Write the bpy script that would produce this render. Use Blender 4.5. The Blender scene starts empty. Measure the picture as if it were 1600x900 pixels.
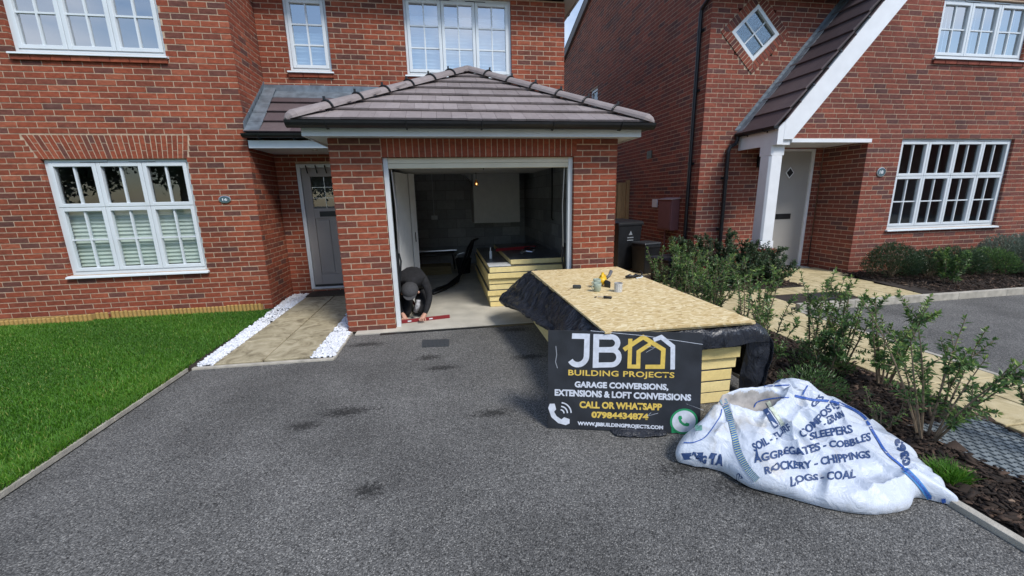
import bpy, bmesh, math, random
import numpy as np
from mathutils import Vector, Matrix
from mathutils.bvhtree import BVHTree
random.seed(7); rng = np.random.default_rng(7)
S = bpy.context.scene; COL = S.collection

# ---------------------------------------------------------------- camera
F_PX, PIT, YAW, ROL = 634.0, 0.22077, 0.15973, -0.02035
CAM = Vector((1.2583, -5.1207, 1.6187))
Fw = Vector((math.sin(YAW)*math.cos(PIT), math.cos(YAW)*math.cos(PIT), -math.sin(PIT)))
_R = Vector((math.cos(YAW), -math.sin(YAW), 0)); _U = _R.cross(Fw)
Rt = _R*math.cos(ROL) + _U*math.sin(ROL); Up = -_R*math.sin(ROL) + _U*math.cos(ROL)
cd = bpy.data.cameras.new('camera'); co = bpy.data.objects.new('camera', cd); COL.objects.link(co)
cd.sensor_width = 36; cd.lens = 36*F_PX/1600; cd.clip_start = .05; cd.clip_end = 500
M = Matrix.Identity(4)
for i, v in enumerate((Rt, Up, -Fw)):
    for j in range(3): M[j][i] = v[j]
for j in range(3): M[j][3] = CAM[j]
co.matrix_world = M; S.camera = co
# ---------------------------------------------------------------- light
SUN_EL, SUN_AZ = math.radians(49), math.radians(146)      # azimuth clockwise from +Y
w = bpy.data.worlds.new("World"); S.world = w; w.use_nodes = True
nt = w.node_tree; bg = nt.nodes['Background']
sky = nt.nodes.new('ShaderNodeTexSky'); sky.sky_type = 'NISHITA'; sky.sun_disc = False
sky.sun_elevation = SUN_EL; sky.sun_rotation = SUN_AZ; sky.air_density = 1.0; sky.dust_density = .4; sky.ozone_density = 1.6
tc = nt.nodes.new('ShaderNodeTexCoord'); mp = nt.nodes.new('ShaderNodeMapping'); mp.inputs['Scale'].default_value = (1, 1, 2.2)
nz = nt.nodes.new('ShaderNodeTexNoise'); nz.inputs['Scale'].default_value = 2.3; nz.inputs['Detail'].default_value = 6
rp = nt.nodes.new('ShaderNodeValToRGB'); rp.color_ramp.elements[0].position = .53; rp.color_ramp.elements[1].position = .80
mx = nt.nodes.new('ShaderNodeMix'); mx.data_type = 'RGBA'; mx.inputs['B'].default_value = (7.0, 7.3, 8.0, 1)
nt.links.new(tc.outputs['Generated'], mp.inputs[0]); nt.links.new(mp.outputs[0], nz.inputs['Vector'])
nt.links.new(nz.outputs['Fac'], rp.inputs[0]); nt.links.new(rp.outputs[0], mx.inputs['Factor'])
nt.links.new(sky.outputs[0], mx.inputs['A']); nt.links.new(mx.outputs['Result'], bg.inputs[0])
bg.inputs[1].default_value = 0.15
sl = bpy.data.lights.new('sun', 'SUN'); sl.energy = 2.6; sl.angle = math.radians(17); sl.color = (1, .96, .9)
so = bpy.data.objects.new('sun', sl); COL.objects.link(so)
sd = Vector((math.sin(SUN_AZ)*math.cos(SUN_EL), math.cos(SUN_AZ)*math.cos(SUN_EL), math.sin(SUN_EL)))
so.rotation_euler = sd.to_track_quat('Z', 'Y').to_euler()
S.view_settings.view_transform = 'Standard'; S.view_settings.look = 'None'
S.view_settings.exposure = 0.38; S.view_settings.gamma = 1
S.render.engine = 'CYCLES'; S.cycles.max_bounces = 8; S.cycles.transparent_max_bounces = 16
S.render.resolution_x = 1024; S.render.resolution_y = 576

# ---------------------------------------------------------------- materials
MATS = {}
def mat(name, col, rough=.6, metal=0, spec=.5, var=0, vscale=8, bump=0, bscale=60, detail=4, col2=None, aspect=None, dirt=0):
    if name in MATS: return MATS[name]
    m = bpy.data.materials.new(name); m.use_nodes = True; n = m.node_tree; b = n.nodes['Principled BSDF']
    b.inputs['Roughness'].default_value = rough; b.inputs['Metallic'].default_value = metal
    b.inputs['Specular IOR Level'].default_value = spec; b.inputs['Base Color'].default_value = (*col, 1)
    t = n.nodes.new('ShaderNodeTexCoord'); src = t.outputs['Object']
    if aspect:
        mpp = n.nodes.new('ShaderNodeMapping'); mpp.inputs['Scale'].default_value = aspect; n.links.new(src, mpp.inputs[0]); src = mpp.outputs[0]
    if var or col2:
        x = n.nodes.new('ShaderNodeTexNoise'); x.inputs['Scale'].default_value = vscale; x.inputs['Detail'].default_value = detail
        n.links.new(src, x.inputs['Vector'])
        r = n.nodes.new('ShaderNodeValToRGB'); r.color_ramp.elements[0].position = .3; r.color_ramp.elements[1].position = .7
        c2 = col2 or tuple(min(1, c*(1+var)) for c in col); c1 = col if col2 else tuple(c*(1-var) for c in col)
        r.color_ramp.elements[0].color = (*c1, 1); r.color_ramp.elements[1].color = (*c2, 1)
        n.links.new(x.outputs['Fac'], r.inputs[0]); n.links.new(r.outputs[0], b.inputs['Base Color'])
    if bump:
        x = n.nodes.new('ShaderNodeTexNoise'); x.inputs['Scale'].default_value = bscale; x.inputs['Detail'].default_value = 5
        n.links.new(src, x.inputs['Vector']); bb = n.nodes.new('ShaderNodeBump'); bb.inputs['Strength'].default_value = bump; bb.inputs['Distance'].default_value = .01
        n.links.new(x.outputs['Fac'], bb.inputs['Height']); n.links.new(bb.outputs[0], b.inputs['Normal'])
    MATS[name] = m; return m

def ramp(n, stops):
    r = n.nodes.new('ShaderNodeValToRGB'); e = r.color_ramp.elements
    while len(e) < len(stops): e.new(.5)
    for k, (p, c) in enumerate(stops): e[k].position = p; e[k].color = (*c, 1) if len(c) == 3 else c
    return r
def attr_mat(name, stops, rough, bump, bscale, streak=0, attr='rnd', spec=.3, stretch=(1, 1, 1)):
    m = bpy.data.materials.new(name); m.use_nodes = True; n = m.node_tree; b = n.nodes['Principled BSDF']; L = n.links
    a = n.nodes.new('ShaderNodeAttribute'); a.attribute_name = attr
    g = n.nodes.new('ShaderNodeNewGeometry')
    r = ramp(n, stops); L.new(a.outputs['Fac'], r.inputs[0])
    mp = n.nodes.new('ShaderNodeMapping'); mp.inputs['Scale'].default_value = stretch; L.new(g.outputs['Position'], mp.inputs[0])
    x = n.nodes.new('ShaderNodeTexNoise'); x.inputs['Scale'].default_value = bscale; x.inputs['Detail'].default_value = 6; x.inputs['Roughness'].default_value = .7; L.new(mp.outputs[0], x.inputs['Vector'])
    y = n.nodes.new('ShaderNodeTexNoise'); y.inputs['Scale'].default_value = 14; y.inputs['Detail'].default_value = 4; L.new(mp.outputs[0], y.inputs['Vector'])
    ad = n.nodes.new('ShaderNodeMath'); ad.operation = 'ADD'; L.new(x.outputs['Fac'], ad.inputs[0]); L.new(y.outputs['Fac'], ad.inputs[1])
    mr = n.nodes.new('ShaderNodeMapRange'); mr.inputs['From Min'].default_value = .7; mr.inputs['From Max'].default_value = 1.3; mr.inputs['To Min'].default_value = 1-streak; mr.inputs['To Max'].default_value = 1+streak
    L.new(ad.outputs[0], mr.inputs['Value'])
    lf = n.nodes.new('ShaderNodeTexNoise'); lf.inputs['Scale'].default_value = .9; lf.inputs['Detail'].default_value = 3; L.new(g.outputs['Position'], lf.inputs['Vector'])
    lr_ = n.nodes.new('ShaderNodeMapRange'); lr_.inputs['From Min'].default_value = .35; lr_.inputs['From Max'].default_value = .65; lr_.inputs['To Min'].default_value = .86; lr_.inputs['To Max'].default_value = 1.14; L.new(lf.outputs['Fac'], lr_.inputs['Value'])
    pm = n.nodes.new('ShaderNodeMath'); pm.operation = 'MULTIPLY'; L.new(mr.outputs[0], pm.inputs[0]); L.new(lr_.outputs[0], pm.inputs[1])
    mm = n.nodes.new('ShaderNodeVectorMath'); mm.operation = 'SCALE'; L.new(r.outputs[0], mm.inputs[0]); L.new(pm.outputs[0], mm.inputs['Scale'])
    L.new(mm.outputs[0], b.inputs['Base Color'])
    bb = n.nodes.new('ShaderNodeBump'); bb.inputs['Strength'].default_value = bump; bb.inputs['Distance'].default_value = .006; L.new(x.outputs['Fac'], bb.inputs['Height']); L.new(bb.outputs[0], b.inputs['Normal'])
    b.inputs['Roughness'].default_value = rough; b.inputs['Specular IOR Level'].default_value = spec
    MATS[name] = m; return m
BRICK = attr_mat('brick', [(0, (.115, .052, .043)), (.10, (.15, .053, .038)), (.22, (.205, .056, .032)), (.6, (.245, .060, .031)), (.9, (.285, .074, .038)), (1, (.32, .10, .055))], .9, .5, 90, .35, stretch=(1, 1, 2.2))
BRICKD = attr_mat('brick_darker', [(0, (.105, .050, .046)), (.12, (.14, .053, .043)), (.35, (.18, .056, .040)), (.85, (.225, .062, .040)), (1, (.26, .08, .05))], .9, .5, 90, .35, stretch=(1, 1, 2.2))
MORTAR = mat('mortar', (.47, .35, .25), .95, var=.18, vscale=25, bump=.5, bscale=180)
WHITE = mat('white_upvc', (.66, .71, .74), .35, var=.04, vscale=3)
WHITEP = mat('white_painted_timber', (.78, .80, .82), .45, var=.05, vscale=5)
CREAM = mat('cream_garage_door', (.62, .58, .45), .45, var=.05, vscale=4)
BLACKP = mat('black_plastic', (.008, .009, .011), .45, var=.3, vscale=10)
TILE = attr_mat('roof_tile_sheen', [(0, (.225, .19, .183)), (.5, (.25, .212, .205)), (1, (.28, .24, .232))], .6, .35, 120, .15)  # same tile as the brown roofs, colour paled for sky sheen at grazing angle
TILED = attr_mat('roof_tile_brown', [(0, (.075, .055, .058)), (.5, (.10, .075, .078)), (1, (.13, .10, .10))], .55, .35, 120, .15)
LEAD = mat('lead_flashing', (.16, .19, .22), .5, metal=.3, var=.3, vscale=9, bump=.3, bscale=25)
CONC = mat('concrete', (.48, .45, .38), .9, var=.18, vscale=3, bump=.3, bscale=120)
KERB = mat('kerb_concrete', (.42, .39, .33), .9, var=.25, vscale=9, bump=.4, bscale=90)
BLOCK = mat('grey_block', (.30, .31, .32), .9, var=.2, vscale=6, bump=.5, bscale=80)
PLASTER = mat('plaster', (.72, .72, .70), .9, var=.05)
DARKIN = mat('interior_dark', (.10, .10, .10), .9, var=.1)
DOORG = mat('grey_door', (.32, .30, .29), .4, var=.04, vscale=4)
DOORL = mat('pale_grey_door', (.36, .35, .33), .4, var=.03, vscale=3)
FOAM = attr_mat('yellow_foam', [(0, (.80, .62, .25)), (1, (.90, .74, .36))], .9, .3, 70, .1)
FOIL = mat('foil_facing', (.10, .11, .13), .35, metal=.5, var=.5, vscale=6, bump=.3, bscale=12)
EARTH = mat('earth', (.035, .026, .02), 1, var=.4, vscale=6, bump=.6, bscale=60)
GRASSB = mat('turf', (.04, .11, .008), 1, var=.4, vscale=9, bump=.6, bscale=90)
WOOD = mat('log_timber', (.36, .23, .07), .8, var=.3, vscale=5, bump=.4, bscale=30, aspect=(6, 6, 1))
FENCE = mat('fence_timber', (.38, .24, .10), .85, var=.25, vscale=4, bump=.3, bscale=30, aspect=(8, 8, 1))
STEM = mat('shrub_stem', (.20, .15, .10), .9, var=.3, vscale=20)
REDBOX = mat('meter_box_pink', (.20, .085, .085), .6, var=.1, vscale=5)
SKIN = mat('skin', (.50, .27, .19), .55, var=.1, vscale=30)
CLOTH = mat('black_clothing', (.010, .010, .012), .9, var=.5, vscale=25, bump=.4, bscale=60)
CAPM = mat('dark_grey_cap', (.045, .045, .048), .85, var=.2, vscale=40)
STONE = mat('white_pebble', (.72, .74, .78), .7, var=.15, vscale=12, bump=.2, bscale=60)
REDM = mat('red_level', (.22, .015, .02), .4, var=.1)
STEEL = mat('steel', (.55, .55, .56), .3, metal=.9)
YEL = mat('yellow_tool_plastic', (.75, .45, .02), .4, var=.08)
SAGE = mat('sage_ceramic', (.33, .38, .30), .3, var=.05)
COIR = mat('coir_mat', (.06, .045, .03), 1, var=.4, vscale=60, bump=.7, bscale=200)

def asphalt_mat():
    m = bpy.data.materials.new('asphalt'); m.use_nodes = True; n = m.node_tree; b = n.nodes['Principled BSDF']; L = n.links
    g = n.nodes.new('ShaderNodeNewGeometry'); P = g.outputs['Position']
    v = n.nodes.new('ShaderNodeTexVoronoi'); v.inputs['Scale'].default_value = 145; L.new(P, v.inputs['Vector'])
    cr = ramp(n, [(0, (.085, .083, .079)), (.4, (.134, .131, .124)), (.8, (.188, .183, .173)), (1, (.33, .32, .295))])
    sx = n.nodes.new('ShaderNodeSeparateColor'); L.new(v.outputs['Color'], sx.inputs[0]); L.new(sx.outputs[0], cr.inputs[0])
    n1 = n.nodes.new('ShaderNodeTexNoise'); n1.inputs['Scale'].default_value = 1.3; n1.inputs['Detail'].default_value = 5; L.new(P, n1.inputs['Vector'])
    mr = n.nodes.new('ShaderNodeMapRange'); mr.inputs['From Min'].default_value = .3; mr.inputs['From Max'].default_value = .7; mr.inputs['To Min'].default_value = .78; mr.inputs['To Max'].default_value = 1.32; L.new(n1.outputs['Fac'], mr.inputs['Value'])
    # dark gaps between stones
    dr = ramp(n, [(0, (1, 1, 1)), (.5, (.9, .9, .9)), (.9, (.25, .25, .25))]); L.new(v.outputs['Distance'], dr.inputs[0])
    m1 = n.nodes.new('ShaderNodeVectorMath'); m1.operation = 'MULTIPLY'; L.new(cr.outputs[0], m1.inputs[0]); L.new(dr.outputs[0], m1.inputs[1])
    m2 = n.nodes.new('ShaderNodeVectorMath'); m2.operation = 'SCALE'; L.new(m1.outputs[0], m2.inputs[0]); L.new(mr.outputs[0], m2.inputs['Scale'])
    # oil and damp stains, plus painted shadows of bag and stack, fixed patches
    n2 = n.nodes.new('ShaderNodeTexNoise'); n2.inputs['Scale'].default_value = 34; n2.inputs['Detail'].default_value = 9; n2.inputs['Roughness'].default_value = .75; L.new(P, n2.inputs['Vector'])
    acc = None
    for (x, y, rx, ry) in STAINS_SHADOWS:
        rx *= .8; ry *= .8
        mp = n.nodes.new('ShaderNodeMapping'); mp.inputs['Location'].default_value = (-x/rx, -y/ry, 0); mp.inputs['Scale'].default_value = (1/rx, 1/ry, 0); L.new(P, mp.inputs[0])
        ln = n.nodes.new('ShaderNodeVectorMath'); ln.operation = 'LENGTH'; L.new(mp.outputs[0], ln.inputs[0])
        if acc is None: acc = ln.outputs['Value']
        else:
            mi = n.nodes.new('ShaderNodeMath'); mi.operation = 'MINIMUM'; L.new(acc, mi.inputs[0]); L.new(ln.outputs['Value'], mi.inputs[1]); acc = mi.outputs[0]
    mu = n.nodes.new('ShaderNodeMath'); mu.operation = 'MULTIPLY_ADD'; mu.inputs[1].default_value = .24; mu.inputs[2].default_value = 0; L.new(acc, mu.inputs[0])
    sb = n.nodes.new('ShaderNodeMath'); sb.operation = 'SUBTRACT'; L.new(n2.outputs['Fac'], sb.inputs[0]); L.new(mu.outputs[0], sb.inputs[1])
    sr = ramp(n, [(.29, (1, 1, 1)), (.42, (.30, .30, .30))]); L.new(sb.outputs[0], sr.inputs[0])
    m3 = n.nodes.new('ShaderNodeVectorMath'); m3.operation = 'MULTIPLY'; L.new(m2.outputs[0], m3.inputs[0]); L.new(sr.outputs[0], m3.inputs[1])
    L.new(m3.outputs[0], b.inputs['Base Color']); b.inputs['Roughness'].default_value = .8; b.inputs['Specular IOR Level'].default_value = .35
    bb = n.nodes.new('ShaderNodeBump'); bb.invert = True; bb.inputs['Strength'].default_value = .8; bb.inputs['Distance'].default_value = .006; L.new(v.outputs['Distance'], bb.inputs['Height']); L.new(bb.outputs[0], b.inputs['Normal'])
    return m
STAINS_SHADOWS = [(.42, -2.05, .35, .12), (1.55, -2.3, .25, .10), (1.02, -1.05, .22, .12), (1.15, -1.35, .3, .1), (2.05, -1.25, .3, .12), (.3, -.5, .4, .12), (2.05, -.35, .3, .15),  # last patch here is the stack's shadow, painted into the tarmac
          (.15, -2.2, .2, .1), (2.75, -3.15, .5, .12), (2.3, -2.6, .4, .08), (1.25, -4.1, .3, .08), (2.95, -3.35, .5, .2), (.75, -3.0, .15, .1)]  # patches beside the bag paint its shadow on the tarmac
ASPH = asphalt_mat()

def slab_mat(name, c1, c2, c3):
    m = bpy.data.materials.new(name); m.use_nodes = True; n = m.node_tree; b = n.nodes['Principled BSDF']; L = n.links
    g = n.nodes.new('ShaderNodeNewGeometry')
    x = n.nodes.new('ShaderNodeTexNoise'); x.inputs['Scale'].default_value = 5; x.inputs['Detail'].default_value = 8; x.inputs['Distortion'].default_value = 1.2; x.inputs['Roughness'].default_value = .65; L.new(g.outputs['Position'], x.inputs['Vector'])
    r = ramp(n, [(.35, c1), (.5, c2), (.68, c3)]); L.new(x.outputs['Fac'], r.inputs[0]); L.new(r.outputs[0], b.inputs['Base Color'])
    bb = n.nodes.new('ShaderNodeBump'); bb.inputs['Strength'].default_value = .7; bb.inputs['Distance'].default_value = .02; L.new(x.outputs['Fac'], bb.inputs['Height']); L.new(bb.outputs[0], b.inputs['Normal'])
    b.inputs['Roughness'].default_value = .85; return m
SLAB = slab_mat('buff_slab', (.20, .165, .10), (.36, .31, .20), (.48, .42, .29))
SLABY = slab_mat('yellow_slab', (.36, .29, .15), (.50, .41, .23), (.58, .49, .30))

def osb_mat():
    m = bpy.data.materials.new('osb'); m.use_nodes = True; n = m.node_tree; b = n.nodes['Principled BSDF']; L = n.links
    t = n.nodes.new('ShaderNodeTexCoord'); last = None
    for k, (rot, sc) in enumerate(((.2, (26, 70, 40)), (1.15, (30, 84, 40)), (-.75, (24, 66, 40)))):
        d = n.nodes.new('ShaderNodeTexNoise'); d.inputs['Scale'].default_value = 5; L.new(t.outputs['Object'], d.inputs['Vector'])
        mv = n.nodes.new('ShaderNodeVectorMath'); mv.operation = 'MULTIPLY_ADD'; mv.inputs[1].default_value = (.12, .12, 0); L.new(d.outputs['Color'], mv.inputs[0]); L.new(t.outputs['Object'], mv.inputs[2])
        mp = n.nodes.new('ShaderNodeMapping'); mp.inputs['Rotation'].default_value = (0, 0, rot); mp.inputs['Scale'].default_value = sc; L.new(mv.outputs[0], mp.inputs[0])
        v = n.nodes.new('ShaderNodeTexVoronoi'); v.inputs['Scale'].default_value = 1; L.new(mp.outputs[0], v.inputs['Vector'])
        s = n.nodes.new('ShaderNodeSeparateColor'); L.new(v.outputs['Color'], s.inputs[0])
        r = ramp(n, [(0, (.36, .23, .09)), (.12, (.56, .41, .19)), (.6, (.66, .51, .27)), (1, (.80, .68, .43))]); L.new(s.outputs[k % 3], r.inputs[0])
        if last is None: last = r.outputs[0]
        else:
            q = n.nodes.new('ShaderNodeMath'); q.operation = 'GREATER_THAN'; q.inputs[1].default_value = .55; L.new(s.outputs[(k+1) % 3], q.inputs[0])
            mx = n.nodes.new('ShaderNodeMix'); mx.data_type = 'RGBA'; L.new(q.outputs[0], mx.inputs['Factor']); L.new(last, mx.inputs['A']); L.new(r.outputs[0], mx.inputs['B']); last = mx.outputs['Result']
    L.new(last, b.inputs['Base Color']); b.inputs['Roughness'].default_value = .75; b.inputs['Specular IOR Level'].default_value = .3
    return m
OSB = osb_mat()
def glass_mat(name, f0, tint):
    m = bpy.data.materials.new(name); m.use_nodes = True; n = m.node_tree; L = n.links
    n.nodes.remove(n.nodes['Principled BSDF']); o = n.nodes['Material Output']
    lw = n.nodes.new('ShaderNodeLayerWeight'); lw.inputs['Blend'].default_value = .5
    pw = n.nodes.new('ShaderNodeMath'); pw.operation = 'POWER'; pw.inputs[1].default_value = 4; L.new(lw.outputs['Facing'], pw.inputs[0])
    ma = n.nodes.new('ShaderNodeMath'); ma.operation = 'MULTIPLY_ADD'; ma.inputs[1].default_value = 1-f0; ma.inputs[2].default_value = f0; L.new(pw.outputs[0], ma.inputs[0])
    ge = n.nodes.new('ShaderNodeNewGeometry'); iv = n.nodes.new('ShaderNodeMath'); iv.operation = 'SUBTRACT'; iv.inputs[0].default_value = 1; L.new(ge.outputs['Backfacing'], iv.inputs[1])
    mu = n.nodes.new('ShaderNodeMath'); mu.operation = 'MULTIPLY'; L.new(ma.outputs[0], mu.inputs[0]); L.new(iv.outputs[0], mu.inputs[1])
    t = n.nodes.new('ShaderNodeBsdfTransparent'); t.inputs[0].default_value = (*tint, 1)
    g = n.nodes.new('ShaderNodeBsdfGlossy'); g.inputs['Roughness'].default_value = .0
    mx = n.nodes.new('ShaderNodeMixShader'); L.new(mu.outputs[0], mx.inputs[0]); L.new(t.outputs[0], mx.inputs[1]); L.new(g.outputs[0], mx.inputs[2]); L.new(mx.outputs[0], o.inputs[0])
    return m
GLASS = glass_mat('window_glass', .10, (.93, .95, .95)); GLASSB = glass_mat('coated_window_glass', .55, (.85, .9, .92))
def leaf_mat(name, stops, rough=.4):
    m = bpy.data.materials.new(name); m.use_nodes = True; n = m.node_tree; b = n.nodes['Principled BSDF']; L = n.links
    a = n.nodes.new('ShaderNodeAttribute'); a.attribute_name = 'rnd'; r = ramp(n, stops); L.new(a.outputs['Fac'], r.inputs[0]); L.new(r.outputs[0], b.inputs['Base Color'])
    b.inputs['Roughness'].default_value = rough; b.inputs['Specular IOR Level'].default_value = .5
    o = n.nodes['Material Output']; tr = n.nodes.new('ShaderNodeBsdfTranslucent'); L.new(r.outputs[0], tr.inputs[0])
    mx = n.nodes.new('ShaderNodeMixShader'); mx.inputs[0].default_value = .25; L.new(b.outputs[0], mx.inputs[1]); L.new(tr.outputs[0], mx.inputs[2]); L.new(mx.outputs[0], o.inputs[0])
    return m
LEAFG = leaf_mat('green_leaf', [(0, (.03, .065, .025)), (.5, (.08, .16, .05)), (.8, (.15, .26, .07)), (1, (.30, .40, .11))])
LEAFD = leaf_mat('dark_leaf', [(0, (.02, .042, .02)), (.6, (.05, .095, .042)), (1, (.15, .21, .10))])
LEAFS = leaf_mat('silver_leaf', [(0, (.07, .10, .07)), (.6, (.16, .21, .16)), (1, (.30, .36, .29))])
GRASSM = leaf_mat('grass_blade', [(0, (.035, .11, .006)), (.5, (.07, .21, .010)), (.9, (.13, .30, .02)), (1, (.30, .36, .08))], .6)
BARK = leaf_mat('bark_chip', [(0, (.02, .014, .01)), (.5, (.065, .042, .03)), (.75, (.16, .10, .07)), (1, (.45, .33, .23))], .9)

# ---------------------------------------------------------------- mesh helpers
class MB:
    def __init__(s): s.v = []; s.f = []; s.r = []; s.mi = []
    def add(s, vs, fs, r=.5, mi=0):
        b = len(s.v); s.v += [tuple(p) for p in vs]
        for f in fs: s.f.append(tuple(b+i for i in f)); s.r.append(r); s.mi.append(mi)
        return s
    def box(s, a, b, r=.5, mi=0, skip=()):
        x0, y0, z0 = a; x1, y1, z1 = b
        v = [(x0, y0, z0), (x1, y0, z0), (x1, y1, z0), (x0, y1, z0), (x0, y0, z1), (x1, y0, z1), (x1, y1, z1), (x0, y1, z1)]
        return s.add(v, BF, r, mi)
    def obox(s, o, u, v, w, r=.5, mi=0):
        o, u, v, w = map(Vector, (o, u, v, w))
        p = [o, o+u, o+u+v, o+v, o+w, o+u+w, o+u+v+w, o+v+w]
        return s.add(p, BF, r, mi)
    def prism(s, pts, d, r=.5, mi=0):
        d = Vector(d); n = len(pts); p = [Vector(q) for q in pts]; p += [q+d for q in p]
        fs = [tuple(range(n)), tuple(range(2*n-1, n-1, -1))] + [(i, n+i, n+(i+1) % n, (i+1) % n) for i in range(n)]
        return s.add(p, fs, r, mi)
    def tube(s, pts, rad, n=8, r=.5, mi=0, caps=True):
        pts = [Vector(p) for p in pts]; k = len(pts); rad = rad if isinstance(rad, (list, tuple)) else [rad]*k
        vs = []; prev = None
        for i, p in enumerate(pts):
            d = (pts[min(i+1, k-1)]-pts[max(i-1, 0)]).normalized()
            if prev is None: a = d.orthogonal().normalized()
            else: a = (prev - d*prev.dot(d)).normalized()
            prev = a; b = d.cross(a)
            for j in range(n): t = 2*math.pi*j/n; vs.append(p + (a*math.cos(t)+b*math.sin(t))*rad[i])
        fs = [(i*n+j, i*n+(j+1) % n, (i+1)*n+(j+1) % n, (i+1)*n+j) for i in range(k-1) for j in range(n)]
        if caps: fs += [tuple(range(n-1, -1, -1)), tuple((k-1)*n+j for j in range(n))]
        return s.add(vs, fs, r, mi)
    def lathe(s, c, prof, n=20, r=.5, mi=0):
        c = Vector(c); vs = [c+Vector((q*math.cos(2*math.pi*j/n), q*math.sin(2*math.pi*j/n), z)) for q, z in prof for j in range(n)]
        fs = [(i*n+j, i*n+(j+1) % n, (i+1)*n+(j+1) % n, (i+1)*n+j) for i in range(len(prof)-1) for j in range(n)]
        return s.add(vs, fs, r, mi)
    def mesh(s, name, mats, smooth=False):
        me = bpy.data.meshes.new(name); me.from_pydata(s.v, [], s.f)
        for m in (mats if isinstance(mats, (list, tuple)) else [mats]): me.materials.append(m)
        a = me.attributes.new('rnd', 'FLOAT', 'FACE'); a.data.foreach_set('value', s.r)
        if any(s.mi): me.polygons.foreach_set('material_index', s.mi)
        if smooth: me.polygons.foreach_set('use_smooth', [True]*len(me.polygons))
        me.update(); return me
    def obj(s, name, mats, parent=None, smooth=False, **kw):
        return link(name, s.mesh(name, mats, smooth), parent, **kw)
BF = [(0, 3, 2, 1), (4, 5, 6, 7), (0, 1, 5, 4), (1, 2, 6, 5), (2, 3, 7, 6), (3, 0, 4, 7)]
def link(name, data, parent=None, loc=None, label=None, cat=None, group=None, kind=None):
    o = bpy.data.objects.new(name, data); COL.objects.link(o)
    if parent is not None: o.parent = parent
    if loc is not None:
        o.location = loc
    if label: o['label'] = label
    if cat: o['category'] = cat
    if group: o['group'] = group
    if kind: o['kind'] = kind
    return o
def thing(name, label, cat, group=None): return link(name, None, label=label, cat=cat, group=group)
def bevel(o, w=.004, seg=2):
    m = o.modifiers.new('bevel', 'BEVEL'); m.width = w; m.segments = seg; m.limit_method = 'ANGLE'; return o
def project(p):
    d = Vector(p)-CAM; z = d.dot(Fw)
    if z < .1: return None
    return 800+F_PX*d.dot(Rt)/z, 450-F_PX*d.dot(Up)/z, z
def ray(x, y): return (Fw + Rt*((x-800)/F_PX) + Up*((450-y)/F_PX)).normalized()
Z = Vector((0, 0, 1))

# ---------------------------------------------------------------- brickwork
class House:
    def __init__(s, name, label, cat='house'):
        s.root = thing(name, label, cat); s.br = []; s.wall = MB(); s.brickmat = BRICK
    def courses(s, O, u, n, P, C, k0, k1, interval, holes=(), par=0, depth=.1, proud=0):
        O, u, n = Vector(O), Vector(u), Vector(n)
        for k in range(k0, k1):
            z0, z1 = k*C+.0065, (k+1)*C-.0065; zm = (z0+z1)/2
            for (a, b) in interval(zm):
                ph = a + (0 if (k+par) % 2 == 0 else -P/2)
                segs = []; x = ph
                while x < b-.02:
                    segs.append((max(x+.002, a+.002), min(x+P-.012+.002, b-.002))); x += P
                for (p, q) in segs:
                    parts = [(p, q)]
                    for (h0, h1, g0, g1) in holes:
                        if g0 < zm < g1:
                            np_ = []
                            for (c, d) in parts:
                                if d <= h0 or c >= h1: np_.append((c, d)); continue
                                if c < h0: np_.append((c, h0))
                                if d > h1: np_.append((h1, d))
                            parts = np_
                    for (c, d) in parts:
                        if d-c > .025: s.br.append((O+u*c+Z*z0 + n*random.uniform(-.0015, .0015), u*(d-c), -n*depth, Z*(z1-z0), random.random()))
    def put(s, o, a, b, c, r=None): s.br.append((Vector(o), Vector(a), Vector(b), Vector(c), random.random() if r is None else r))
    def mortar(s, O, u, n, a, b, z0, z1, holes=(), t=.1):
        O, u, n = Vector(O), Vector(u), Vector(n)
        holes = [(h[0]-.004, h[1]+.004, h[2]-(.004 if h[2] > .01 else 0), h[3]+.004) for h in holes]
        xs = sorted({a, b, *[h for H in holes for h in H[:2] if a < h < b]}); zs = sorted({z0, z1, *[h for H in holes for h in H[2:] if z0 < h < z1]})
        for i in range(len(xs)-1):
            for j in range(len(zs)-1):
                xm, zm = (xs[i]+xs[i+1])/2, (zs[j]+zs[j+1])/2
                if any(h[0] < xm < h[1] and h[2] < zm < h[3] for h in holes): continue
                s.wall.obox(O+u*xs[i]+Z*zs[j]-n*.0035, u*(xs[i+1]-xs[i]), -n*t, Z*(zs[j+1]-zs[j]))
    def flush(s, keep=300):
        s.wall.obj('wall', MORTAR, s.root)
        def key(b):
            q = project(b[0]+b[1]/2)
            if q is None or not (-20 < q[0] < 1620 and -20 < q[1] < 920): return 1e9
            nrm = (-b[2]).normalized(); d = (CAM-b[0]); c = nrm.dot(d.normalized())
            if c <= .02: return 1e8
            return d.length**2/max(c*b[1].length/.2, .01)
        s.br.sort(key=key); cache = {}
        for b in s.br[:keep]:
            k = (round(b[1].x, 2), round(b[1].y, 2), round(b[1].z, 2), round(b[2].x, 2), round(b[2].y, 2), round(b[3].length, 2), round(b[3].x, 2), int(b[4]*12))
            if k not in cache: cache[k] = MB().obox((0, 0, 0), b[1], b[2], b[3], (k[-1]+.5)/12).mesh('brick', s.brickmat)
            link('brick', cache[k], s.root, loc=b[0])
        m = MB()
        for b in s.br[keep:]: m.obox(b[0], b[1], b[2], b[3], b[4])
        m.obj('brick_courses', s.brickmat, s.root, kind='stuff')

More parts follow.
